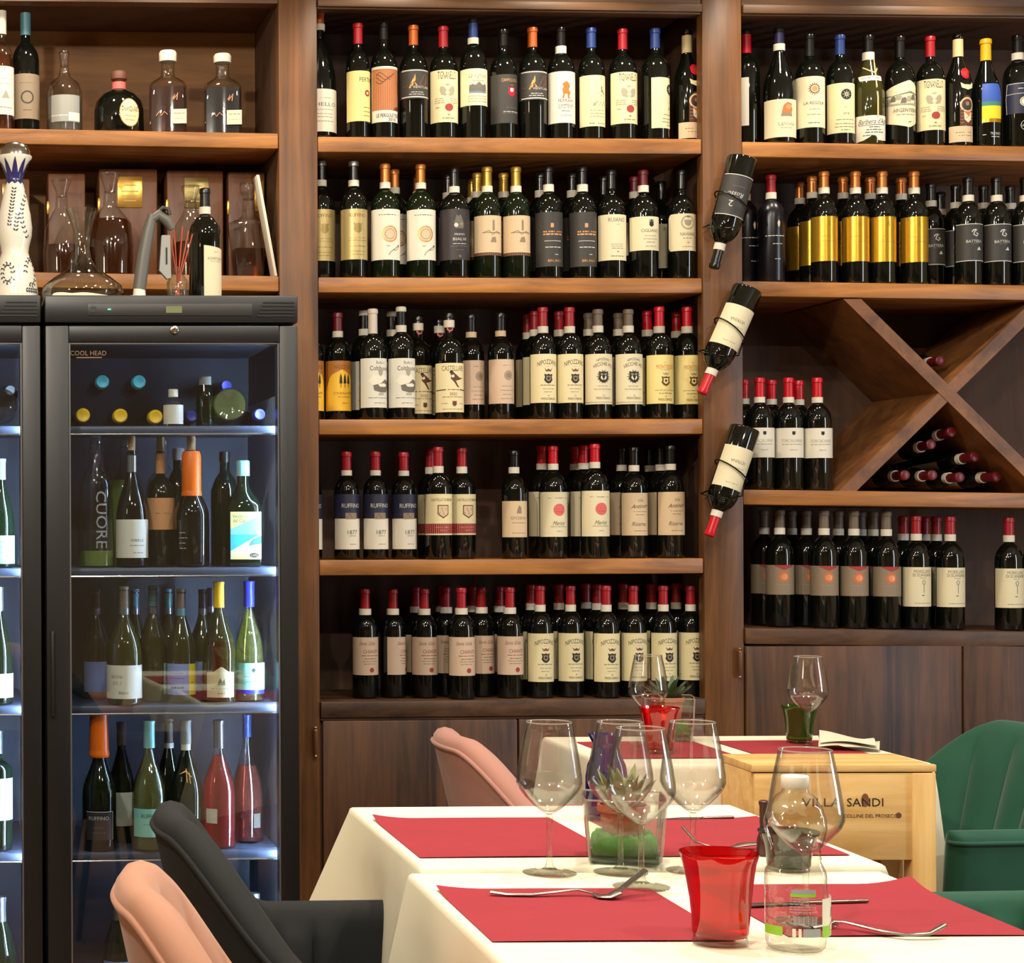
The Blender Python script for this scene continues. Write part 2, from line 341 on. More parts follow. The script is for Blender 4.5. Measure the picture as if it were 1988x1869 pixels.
    def text(s, t, x, z, h, w, mat, bulge=0, slant=0, skew=0):
        vs, fs, asp = text2d(t); e = 0.0006+s.lay*0.00010; s.lay += 1; w = w or asp*h
        return s.tris([(x+a*w+b*h*slant, z+b*h+bulge*(1-(2*a)**2)+a*skew) for a, b in vs], fs, e, mat)
    def vtext(s, t, x, z, h, w, mat):              # lettering turned to read from the top down
        vs, fs, asp = text2d(t); e = 0.0006+s.lay*0.00010; s.lay += 1
        return s.tris([(x+b*h, z-a*w) for a, b in vs], fs, e, mat)
    def dash(s, x, z, w, mat, th=1.2, n=5):            # fine print too small to read: broken strokes
        r = random.Random(int(x*7+z*13+w)); q = x-w/2
        while q < x+w/2-2:
            l = min(r.uniform(3, 9), x+w/2-q); s.line([(q, z), (q+l, z)], th, mat); s.lay -= 1; q += l+1.3
        s.lay += 1; return s
    def sun(s, x, z, ri, ro, n, mat):
        pts = []
        for i in range(2*n):
            a = PI*i/n; r = ro if i % 2 == 0 else ri; pts.append((math.cos(a)*r, math.sin(a)*r))
        return s.poly(pts, mat, x, z)
    def shield(s, x, z, k, mat): return s.poly([(-1, 1), (-.35, .85), (0, 1.05), (.35, .85), (1, 1), (.8, .3), (1, -.4), (.55, -.95), (0, -1.2), (-.55, -.95), (-1, -.4), (-.8, .3)], mat, x, z, k)
    def crown(s, x, z, k, mat): return s.poly([(-1, .5), (-.5, 0), (0, .35), (.5, 0), (1, .5), (.65, -.35), (-.65, -.35)], mat, x, z, k)
CREST = lambda p, x, z, k, a, b: p.shield(x, z, k, a).shield(x, z, k*.6, b).disc(x, z, k*.3, a)
def lb(z0, z1, mat, a=82, rot=0): return lambda p: p.patch((rot-a)*p.p[2][0]*PI/180, (rot+a)*p.p[2][0]*PI/180, z0, z1, mat)
def seq(*fs):
    def g(p):
        for f in fs: f(p)
    return g
def tig(p):
    lb(31, 132, 'cream')(p)
    p.text('TIGNANELLO', 0, 122, 15, 38, 'black_ink')
    for sx in (-1, 1):
        p.poly([(0, 0), (6, 8), (13, 9), (15, 2), (12, -8), (4, -11), (0, -8)], 'pale_grey_ink', sx*1, 92, sx*.95 if sx > 0 else 1) if sx > 0 else p.poly([(0, 0), (-6, 8), (-13, 9), (-15, 2), (-12, -8), (-4, -11), (0, -8)], 'pale_grey_ink', -1, 92, .95)
    p.crown(0, 104, 5, 'pale_grey_ink').disc(0, 88, 4, 'cream')
    for z in (77, 73, 69): p.dash(-15, z, 20, 'pale_grey_ink').dash(15, z, 20, 'pale_grey_ink')
    p.disc(3, 60, 8, 'red_ink', ry=7).crown(2, 46, 3, 'grey_ink').dash(2, 39, 24, 'grey_ink').dash(-18, 60, 10, 'pale_grey_ink')
def hello(p):
    lb(16, 97, 'white_paper', 86)(p); p.text('HELLO', 8, 68, 7, 44, 'grey_ink').dash(6, 80, 20, 'pale_grey_ink')
    for z in (58, 50, 44, 36): p.dash(6, z, 34, 'pale_grey_ink')
def pert(p):
    lb(33, 131, 'butter', 88)(p); p.text('PERTINE', 12, 114, 9, 34, 'black_ink').ring(12, 88, 3, 6.5, 'red_ink').disc(12, 88, 2, 'white_paper')
    for z in (60, 52, 44): p.dash(12, z, 18, 'grey_ink')
def perg(p):
    lb(31, 139, 'white_paper', 80)(p); p.patch(-34, 34, 54, 134, 'terracotta')
    for k in range(4): p.line([(-24+i*4, 122-k*4+5*math.sin(i*.8+k)) for i in range(11-k)], 1.3, 'brown')
    p.poly([(10, 54), (34, 54), (34, 66), (26, 62), (16, 60)], 'brown').line([(20, 112), (26, 104), (24, 92), (28, 84)], 1.2, 'brown')
    p.text('LE PERGOLE TORTE', 5, 44, 7, 56, 'black_ink').text('2015', 8, 36, 6, 16, 'black_ink')
def scr(p):
    lb(76, 132, 'charcoal', 84)(p); p.patch(-32, 32, 129, 131, 'silver_ink').patch(-32, 32, 78, 80, 'silver_ink')
    p.line([(-14, 96), (-8, 110), (-2, 122), (-4, 112), (-10, 100), (-4, 106), (0, 100)], 2.6, 'gold_ink')
    p.line([(4, 100), (10, 112), (16, 122), (22, 120), (18, 108), (14, 102), (22, 106), (28, 116)], 1.4, 'brown_ink')
    p.text('VENTURA', 10, 98, 5, 36, 'silver_ink').dash(2, 88, 26, 'silver_ink').dash(0, 84, 30, 'silver_ink').line([(-30, 99), (30, 100)], .8, 'brown_ink')
def vigh(p):
    lb(64, 135, 'ivory', 84)(p); p.text('La Vighona', 3, 122, 9, 36, 'green_ink', slant=.3).patch(-15, 21, 88, 104, 'blue_ink')
    p.poly([(-15, 98), (-9, 106), (-4, 102), (4, 110), (12, 103), (18, 107), (21, 100), (21, 92), (-15, 92)], 'grey_ink')
    for z in (82, 77, 72): p.dash(3, z, 40, 'pale_grey_ink')
    p.dash(3, 112, 24, 'pale_grey_ink')
def camp(p):
    lb(30, 124, 'charcoal', 86)(p); p.text('CAMPOLUNGO', 6, 113, 6, 36, 'gold_ink'); p.shield(8, 91, 8, 'seal_red').disc(8, 94, 4, 'white_paper').crown(8, 103, 5, 'brown_ink')
    p.dash(8, 60, 22, 'grey_ink').dash(8, 52, 34, 'silver_ink').dash(8, 49, 38, 'grey_ink')
def lion(p):
    lb(31, 130, 'white_paper', 84)(p)
    p.poly([(-4, 14), (2, 16), (6, 12), (8, 6), (5, 0), (9, -6), (6, -14), (9, -17), (3, -17), (2, -8), (-3, -9), (-4, -16), (-8, -17), (-6, -8), (-8, 0), (-5, 6), (-8, 10)], 'golden_brown', 2, 95)
    p.dash(2, 118, 24, 'pale_grey_ink').text('FERRAIA', 2, 74, 6, 30, 'brown_ink').text('CAMPELLE', 2, 65, 5, 30, 'grey_ink').dash(2, 54, 18, 'grey_ink').dash(2, 46, 22, 'pale_grey_ink').dash(2, 60, 30, 'pale_grey_ink')
def bird(p):
    lb(25, 123, 'cream', 84)(p); p.line([(2, 88), (9, 93), (13, 92), (17, 86)], 2, 'black_ink').line([(12, 92), (10, 102)], 1.8, 'black_ink').dash(12, 84, 10, 'grey_ink', .8)
    p.line([(-8, 64), (-3, 72), (-5, 64), (2, 74), (3, 64), (9, 72), (10, 64), (17, 74), (20, 66)], 1.3, 'grey_ink')
    for z in (56, 50, 44): p.dash(2, z, 30, 'pale_grey_ink')
    p.dash(-10, 31, 10, 'grey_ink').dash(10, 31, 18, 'pale_grey_ink')
def sass(p):
    lb(22, 119, 'cream', 78)(p); p.disc(6, 97, 10.5, 'black_ink'); p.sun(6, 97, 2, 9, 8, 'ivory').disc(6, 97, 1.6, 'black_ink')
    p.dash(5, 72, 8, 'pale_grey_ink').text('2018', 5, 60, 4, 12, 'grey_ink')
    for z, w in ((48, 34), (40, 38), (34, 40), (28, 18)): p.dash(4, z, w, 'grey_ink', 1.0)
def gal(p):
    p.patch(-26, 24, 8, 38, 'beige').dash(2, 26, 30, 'brown_ink').dash(4, 20, 24, 'brown_ink')
    p.new('picture_label').patch(-6, 22, 39, 86, 'brown', top=[(-6, 78), (0, 92), (8, 97), (16, 92), (22, 78)]).ring(8, 78, 11, 14, 'beige').disc(8, 76, 8, 'charcoal').disc(8, 80, 4, 'taupe')
    p.poly([(-8, 8), (8, 8), (7, -6), (0, -12), (-7, -6)], 'ivory', 9, 56).poly([(-8, 8), (8, 8), (0, 0)], 'orange_ink', 9, 57).line([(4, 52), (14, 60)], 1, 'green_ink')
    for z in (44, 50, 56, 62, 68): p.dash(-2, z, 6, 'taupe').dash(19, z, 4, 'taupe')
    p.new('shoulder_label').poly([(-13, 8), (-6, 4), (6, 4), (13, 8), (11, -2), (0, -6), (-11, -2)], 'cream', 8, 112)
    p.new('wax_seal').disc(6, 138, 9, 'seal_red', ry=11).disc(6, 138, 4, 'red_ink', ry=6)
def plainl(p): p.patch(-46, -10, 38, 129, 'white_paper')
def viol(p):
    lb(11, 84, 'ivory', 82)(p)
    p.poly([(-12, -12), (12, -12), (10, -6), (12, 2), (9, 8), (11, 10), (8, 14), (0, 15), (-7, 9), (-9, 0)], 'orange_ink', 6, 63).poly([(-12, -12), (12, -12), (9, -6), (-8, -4)], 'taupe', 6, 63).disc(9, 69, 5, 'copper_ink')
    p.text('LaViola', 6, 37, 7, 32, 'pale_grey_ink').dash(5, 29, 24, 'pale_grey_ink')
def rego(p):
    lb(31, 129, 'ivory', 84)(p); p.sun(4, 105, 8, 13, 16, 'brown_ink').disc(4, 105, 7, 'ivory').disc(4, 105, 5.5, 'copper_ink')
    p.text('LA REGOLA', 4, 78, 6, 40, 'grey_ink').dash(4, 66, 20, 'pale_grey_ink').dash(4, 56, 28, 'pale_grey_ink').dash(4, 40, 24, 'grey_ink')
    p.new('neck_tag').poly([(-6, -10), (8, -8), (9, 2), (4, 12), (-3, 12), (-6, 6)], 'coral_ink', -1, 184)
def barb(p):
    n = [(-40, 4), (-16, 8), (-5, 14), (0, 18), (6, 16), (10, 8), (22, 7), (40, 10)]
    p.patch(-38, 38, 4, 55, 'white_paper', bot=n); p.text("Barbera d'Asti", 4, 44, 10, 58, 'black_ink', slant=.35, skew=2).line([(-26, 36), (30, 38)], .9, 'black_ink')
    for z, w in ((33, 20), (28, 30), (23, 34)): p.dash(4, z, w, 'black_ink', 1.4)
    p.dash(-8, 17, 18, 'black_ink', 1.4).new('shoulder_label').patch(-26, 26, 122, 132, 'white_paper').dash(0, 127, 40, 'grey_ink').new('raffia_string').line([(8, 178), (8, 148), (9, 120), (10, 90), (10, 52)], 3.2, 'tan_raffia')
    p.line([(8, 138), (-2, 142), (-14, 150)], 2.2, 'tan_raffia').line([(8, 138), (14, 146), (16, 150), (11, 144)], 2.2, 'tan_raffia')
def arge(p):
    p.patch(-36, 38, 33, 123, 'ivory', top=[(-36, 106), (12, 123), (38, 110)], bot=[(-36, 44), (12, 33), (38, 46)])
    p.poly([(-34, 96), (-20, 94), (0, 98), (14, 102), (36, 96), (36, 94), (12, 98), (-8, 94), (-34, 92)], 'green_ink')
    for i in range(7): p.poly([(-5, -4), (-3, 4), (2, 6), (6, 1), (4, -4)], 'grey_ink' if i % 2 else 'pale_grey_ink', -28+i*9.5, 84+(i % 3)*3, 1.1)
    p.patch(-34, 36, 76, 79, 'pale_grey_ink').text('ARGENTIERA', 6, 66, 7, 48, 'grey_ink').dash(6, 58, 36, 'pale_grey_ink').dash(12, 44, 6, 'grey_ink')
def ukr(p):
    for z0, z1, c in ((45, 52, 'gold'), (52, 76, 'lemon'), (76, 84, 'sea_green'), (84, 118, 'blue')): p.patch(-12, 26, z0, z1, c)
    p.new('lower_print').text('TRITANO', 12, 24, 5, 20, 'silver_ink').dash(12, 18, 16, 'silver_ink').dash(-8, 22, 6, 'silver_ink')
def navl(p):
    lb(62, 119, 'navy', 62)(p)
    p.line([(-26, 62), (-28, 90), (-25, 117), (26, 118)], 1, 'silver_ink').line([(-28, 98), (28, 100)], .8, 'silver_ink').disc(6, 84, 9, 'white_paper').ring(6, 84, 6.5, 7.5, 'brown_ink').line([(6, 78), (6, 90)], 2, 'brown_ink')
    p.dash(6, 108, 24, 'silver_ink').new('lower_print').ring(8, 40, 9, 9.8, 'silver_ink').text('LANOLA', 8, 40, 5, 16, 'silver_ink')
def ruff(p):
    lb(36, 134, 'greige_gold', 85)(p); p.text('RUFFINO', 3, 122, 7, 34, 'brown_ink').shield(3, 98, 9, 'bronze_plate')
    for z, w in ((78, 36), (73, 40), (62, 34), (52, 30), (46, 24)): p.dash(3, z, w, 'bronze_plate')
def ring26(p):
    lb(35, 133, 'white_paper', 84)(p); p.dash(3, 122, 44, 'grey_ink', 1.5).ring(3, 85, 13, 16, 'gold_ink').disc(3, 85, 12, 'beige').ring(3, 85, 9, 10, 'taupe')
    p.line([(0, 44), (4, 50), (12, 56), (22, 62)], 1.1, 'grey_ink').line([(10, 54), (16, 54), (22, 58)], .9, 'grey_ink').disc(22, 62, 2.4, 'grey_ink').dash(0, 62, 8, 'pale_grey_ink')
def bial(p):
    lb(35, 133, 'dark_plum', 84)(p)
    p.poly([(-9, -14), (9, -14), (11, -4), (6, 8), (3, 16), (-2, 12), (-6, 16), (-8, 6), (-11, 0)], 'grey_ink', 2, 108, .9).disc(-4, 102, 4, 'silver_ink').disc(6, 104, 3, 'taupe')
    p.text('PRIMO', 3, 84, 4, 20, 'silver_ink').text('BIALVI', 3, 75, 5.5, 26, 'silver_ink').dash(3, 66, 26, 'silver_ink').dash(3, 61, 36, 'grey_ink').dash(3, 54, 14, 'grey_ink').disc(3, 42, 3, 'brown_ink')
def towr(p):
    lb(44, 121, 'beige', 84)(p); p.patch(-40, 40, 44, 50, 'brown').line([(-36, 51), (36, 51)], 1, 'ivory')
    p.poly([(-2, 0), (2, 0), (2, 18), (0, 22), (-2, 18)], 'taupe', 5, 92).dash(3, 88, 40, 'grey_ink').line([(-14, 88), (-4, 92), (3, 84), (12, 91), (20, 86)], 1, 'grey_ink').poly([(-6, 0), (6, 0), (4, 10), (-3, 9)], 'taupe', 5, 70)
def grey31(p):
    lb(23, 128, 'charcoal', 86)(p)
    p.patch(-4, 2, 98, 106, 'copper_ink').dash(2, 90, 40, 'gold_ink', 2.6).dash(2, 85, 40, 'copper_ink', 2.6).line([(-16, 72), (18, 72)], 1, 'silver_ink').dash(2, 60, 32, 'silver_ink', 1.6).dash(8, 46, 8, 'silver_ink').text('BRUNO', 4, 34, 5, 26, 'gold_ink')
def ruia(p):
    lb(35, 123, 'ivory', 84)(p); p.text('RUIANO', 2, 113, 8, 34, 'grey_ink').dash(4, 104, 8, 'pale_grey_ink')
    for z in (66, 62, 58): p.dash(3, z, 24, 'pale_grey_ink')
    p.crown(3, 52, 3, 'pale_grey_ink').dash(3, 43, 26, 'grey_ink')
def cigl(p):
    lb(54, 119, 'ivory', 84)(p); p.crown(6, 112, 5, 'black_ink').shield(6, 105, 5, 'black_ink').text('CIGLIANO', 4, 92, 6, 36, 'grey_ink')
    for z, w in ((82, 26), (76, 30), (70, 18), (62, 22)): p.dash(5, z, w, 'pale_grey_ink')
def navi(p):
    c = [(-38, 118), (-33, 125), (33, 125), (38, 118)]; b = [(-38, 61), (-33, 54), (33, 54), (38, 61)]
    p.patch(-38, 38, 54, 125, 'ivory', top=c, bot=b).ring(3, 108, 11, 13.5, 'pale_grey_ink').poly([(-8, 5), (8, 5), (6, -4), (0, -7), (-6, -4)], 'pale_grey_ink', 3, 108).crown(3, 119, 4, 'grey_ink')
    p.text('NAVIANO', 3, 86, 6, 30, 'grey_ink').dash(3, 78, 20, 'pale_grey_ink').crown(3, 70, 3, 'pale_grey_ink').dash(3, 62, 22, 'pale_grey_ink')
def nav36(p):
    p.dash(2, 92, 40, 'silver_ink', 1.6).dash(6, 76, 20, 'silver_ink', 1.2).dash(6, 46, 12, 'silver_ink', 1.0).poly([(0, 8), (3, 3), (2, -4), (0, -8), (-2, -4), (-3, 2)], 'beige', 8, 116)
def gold(p):
    lb(43, 131, 'gold', 84)(p); p.dash(4, 92, 34, 'bronze_plate', .9).dash(5, 82, 30, 'bronze_plate', .9).line([(2, 114), (5, 122), (6, 112)], 1.2, 'bronze_plate')
def batt(p):
    lb(46, 118, 'charcoal', 76)(p); p.patch(-33, 33, 116.6, 118, 'silver_ink').patch(-33, 33, 46, 47.4, 'silver_ink')
    p.line([(-1, 102), (2, 106), (10, 107), (4, 103), (2, 97), (8, 94), (11, 98), (7, 100)], 2, 'silver_ink').text('BATTERA', 4, 84, 5.5, 30, 'silver_ink').dash(5, 79, 14, 'grey_ink').poly([(-4, -3), (5, -3), (1, 4)], 'silver_ink', 12, 70)
def nozz(p):
    lb(19, 116, 'yellow', 84)(p); p.patch(-36, 36, 74, 116, 'golden_brown', bot=[(-36, 56), (-22, 88), (0, 99), (22, 88), (36, 56)]).text('NOZZOLE', 4, 104, 7, 36, 'brown')
    for x in (-4, 4, 12): p.poly([(-3, 0), (3, 0), (2, 12), (0, 20), (-2, 12)], 'black_ink', x+2, 72, 1.0).line([(x+2, 64), (x+2, 74)], 1.2, 'black_ink')
    p.text('CHIANTI', 3, 53, 5, 38, 'golden_brown').dash(6, 46, 28, 'golden_brown').dash(6, 34, 12, 'golden_brown')
def colt(p):
    lb(23, 118, 'grey_paper', 84)(p); p.text('Badia a', 6, 110, 6, 18, 'grey_ink').text('Coltibuono', 6, 99, 9, 42, 'black_ink')
    p.poly([(-24, 0), (-12, 12), (0, 10), (6, 14), (20, 4), (24, -6), (10, -10), (-14, -8)], 'white_paper', 4, 74).poly([(-16, -4), (0, 0), (10, 8), (20, 4), (22, -8), (14, -17), (0, -18), (-14, -14)], 'grey_ink', 7, 70).poly([(-5, 5), (0, 7), (5, 5), (4, -3), (0, -7), (-4, -3)], 'pale_grey_ink', 6, 90)
    p.poly([(-8, 0), (6, 2), (14, -1), (10, -5), (-4, -5)], 'white_paper', 8, 68).text('2020', 7, 49, 4, 12, 'grey_ink').dash(5, 42, 46, 'grey_ink', .9).dash(6, 32, 26, 'grey_ink', .9)
def cast(p):
    lb(14, 108, 'cream', 84)(p); p.text('CASTELLARE', 2, 98, 10, 46, 'brown_ink')
    p.poly([(-8, 14), (-3, 17), (2, 12), (12, 4), (20, 3), (22, 5), (12, 0), (4, -2), (8, -10), (12, -15), (7, -14), (0, -4), (-6, 2), (-5, 8)], 'brown', 2, 76).poly([(-5, 8), (0, 10), (1, 5), (-4, 4)], 'white_paper', 2, 76).disc(-3, 91, 3, 'black_ink')
    p.line([(-36, 56), (-13, 57)], 1.6, 'black_ink').line([(14, 57), (36, 56)], 1.6, 'black_ink').dash(1, 57, 22, 'brown_ink').text('2022', 1, 49, 5, 14, 'brown_ink').dash(2, 43, 44, 'brown_ink', .9).shield(3, 31, 4.5, 'brown').dash(-16, 31, 12, 'pale_grey_ink').dash(20, 31, 12, 'pale_grey_ink').dash(2, 20, 44, 'pale_grey_ink')
    p.new('medallion').ring(0, 176, 3.4, 6, 'coral_ink').disc(0, 176, 3.4, 'black_ink')
def beig(p):
    lb(32, 118, 'pinkish_beige', 84)(p); p.dash(4, 106, 36, 'taupe').disc(6, 87, 9, 'taupe').ring(6, 87, 6, 7, 'pinkish_beige')
    for z, w in ((66, 24), (58, 30), (50, 20), (42, 26)): p.dash(4, z, w, 'taupe', .9)
def nip(p):
    lb(32, 126, 'cream', 84)(p); p.text('NIPOZZANO', 3, 106, 9, 42, 'black_ink', bulge=5).dash(3, 102, 24, 'pale_grey_ink', .8).crown(3, 95, 8, 'brown_ink'); CREST(p, 3, 79, 8.5, 'black_ink', 'taupe')
    p.dash(3, 66, 30, 'grey_ink').dash(3, 59, 22, 'pale_grey_ink').dash(3, 53, 18, 'pale_grey_ink').crown(3, 46, 2, 'brown_ink').text('FRESCOBALDI', 3, 40, 4, 28, 'grey_ink')
def vecc(p):
    lb(29, 126, 'ivory', 84)(p); p.text('NIPOZZANO', 2, 113, 5, 26, 'black_ink', bulge=3).text('VECCHIE VITI', 2, 101, 7, 40, 'black_ink', bulge=6).sun(2, 82, 10, 14, 14, 'taupe'); CREST(p, 2, 82, 10, 'black_ink', 'ivory')
    p.patch(-5, 9, 84, 86, 'black_ink').patch(1, 3, 74, 91, 'black_ink').dash(2, 64, 22, 'pale_grey_ink').dash(2, 58, 36, 'pale_grey_ink').crown(2, 46, 2, 'brown_ink').text('FRESCOBALDI', 2, 41, 4, 28, 'grey_ink').line([(-34, 33), (34, 33)], .8, 'pale_grey_ink')
def mont(p):
    lb(30, 124, 'butter', 84)(p); p.dash(3, 109, 8, 'orange_ink').text('MONTESODI', 3, 101, 8, 36, 'orange_ink').dash(3, 95, 18, 'pale_grey_ink').crown(3, 88, 7, 'pale_grey_ink'); CREST(p, 3, 74, 8.5, 'brown', 'butter')
    p.dash(3, 56, 40, 'pale_grey_ink').dash(3, 50, 26, 'grey_ink').crown(3, 44, 2, 'brown_ink').text('FRESCOBALDI', 3, 38, 4, 28, 'brown_ink')
def ruf2(p):
    lb(20, 79, 'white_paper', 84)(p); p.new('upper_label').patch(-36, 36, 80, 126, 'navy').text('RUFFINO', 3, 104, 8, 38, 'silver_ink').patch(-9, 14, 78, 90, 'taupe').line([(-6, 82), (0, 88), (4, 81), (11, 87)], 1.4, 'brown').text('1877', 5, 53, 8, 20, 'grey_ink').dash(5, 46, 14, 'pale_grey_ink').dash(6, 30, 14, 'pale_grey_ink')
def cbra(p):
    lb(47, 126, 'cream', 84)(p); p.patch(-40, 40, 50, 69, 'red_band').dash(4, 62, 34, 'copper_ink', 1.4).dash(4, 56, 14, 'copper_ink').text('CASTELLO DI BRAMA', 3, 115, 5, 46, 'brown_ink')
    p.poly([(-11, 12), (11, 12), (11, -6), (0, -14), (-11, -6)], 'brown_ink', 3, 93).poly([(-9, 10), (9, 10), (9, -5), (0, -11), (-9, -5)], 'beige', 3, 93).line([(-5, 88), (0, 100), (4, 86), (9, 98)], 1.6, 'brown_ink')
    p.new('medallion').ring(0, 175, 4, 6.5, 'ivory').disc(0, 175, 4, 'brown').disc(0, 175, 2, 'black_ink')
def sfor(p):
    lb(42, 112, 'beige', 84)(p); p.poly([(-5, -6), (5, -6), (4, 6), (0, 10), (-3, 4)], 'taupe', 3, 94).text('SFORNI', 3, 79, 6, 32, 'taupe').dash(3, 70, 28, 'taupe').dash(3, 50, 26, 'taupe')
def disc68(p):
    lb(43, 131, 'ivory', 84)(p); p.dash(3, 119, 42, 'grey_ink').disc(4, 96, 12, 'coral_ink').dash(4, 97, 14, 'red_ink', 1.4).dash(4, 92, 12, 'red_ink', 1.2).text('Merlot', 4, 70, 8, 24, 'grey_ink', slant=.4).dash(4, 63, 34, 'pale_grey_ink').dash(4, 54, 10, 'pale_grey_ink')
def anti(p):
    lb(45, 129, 'beige', 84)(p); p.text('Villa', 4, 114, 6, 12, 'grey_ink', slant=.4).text('Antinori', 4, 103, 8, 34, 'black_ink', slant=.4, skew=2).dash(4, 92, 28, 'taupe').dash(4, 86, 20, 'taupe').text('Riserva', 2, 68, 8, 28, 'grey_ink', slant=.3).dash(4, 54, 24, 'taupe')
def chia(p):
    lb(46, 120, 'pinkish_beige', 84)(p); p.text('Santa Gilda', 0, 108, 7, 32, 'brown_ink', slant=.35).text('CHIANTI', 6, 92, 7, 30, 'red_ink').dash(5, 84, 34, 'brown_ink').dash(5, 78, 24, 'brown_ink').dash(5, 73, 30, 'taupe').dash(5, 68, 26, 'taupe').disc(8, 56, 4.6, 'red_ink')
def torc(p):
    lb(63, 121, 'white_paper', 84)(p); p.shield(4, 111, 3.5, 'black_ink').text('TORCALVANO', 2, 96, 6, 42, 'pale_grey_ink').dash(2, 89, 40, 'grey_ink', .9).dash(5, 78, 16, 'pale_grey_ink')
def sun87(p):
    lb(64, 122, 'taupe', 84)(p); p.patch(-14, 22, 112, 122, 'red_ink', bot=[(-14, 120), (4, 112), (22, 119)]).sun(4, 99, 8, 13, 18, 'orange_ink').disc(4, 99, 6, 'copper_ink').dash(2, 84, 30, 'pale_grey_ink', .9)
def more(p):
    lb(45, 122, 'ivory', 84)(p); p.text('MORELLINO', 6, 114, 6, 34, 'grey_ink').text('DI SCANSANO', 6, 107, 6, 38, 'grey_ink').dash(7, 101, 14, 'pale_grey_ink').line([(4, 94), (7, 98), (10, 94), (8, 88), (7, 88), (7, 72)], 1, 'grey_ink').line([(4, 94), (6, 88), (7, 88)], 1, 'grey_ink').dash(7, 67, 8, 'black_ink').dash(7, 52, 34, 'pale_grey_ink')
def hangl(c): 
    def g(p):
        lb(42, 122, c, 84)(p); p.text('VETRINA', 2, 70, 6, 30, 'grey_ink').dash(2, 112, 24, 'pale_grey_ink').dash(2, 82, 30, 'pale_grey_ink')
    return g
def hang_dark(p): lb(40, 118, 'charcoal', 80)(p); p.text('Rosso', 6, 78, 9, 30, 'silver_ink', slant=.3).text('2', 10, 96, 12, 8, 'silver_ink').dash(4, 62, 26, 'grey_ink').patch(-36, 36, 117, 118.5, 'silver_ink').patch(-36, 36, 40, 41.5, 'silver_ink')
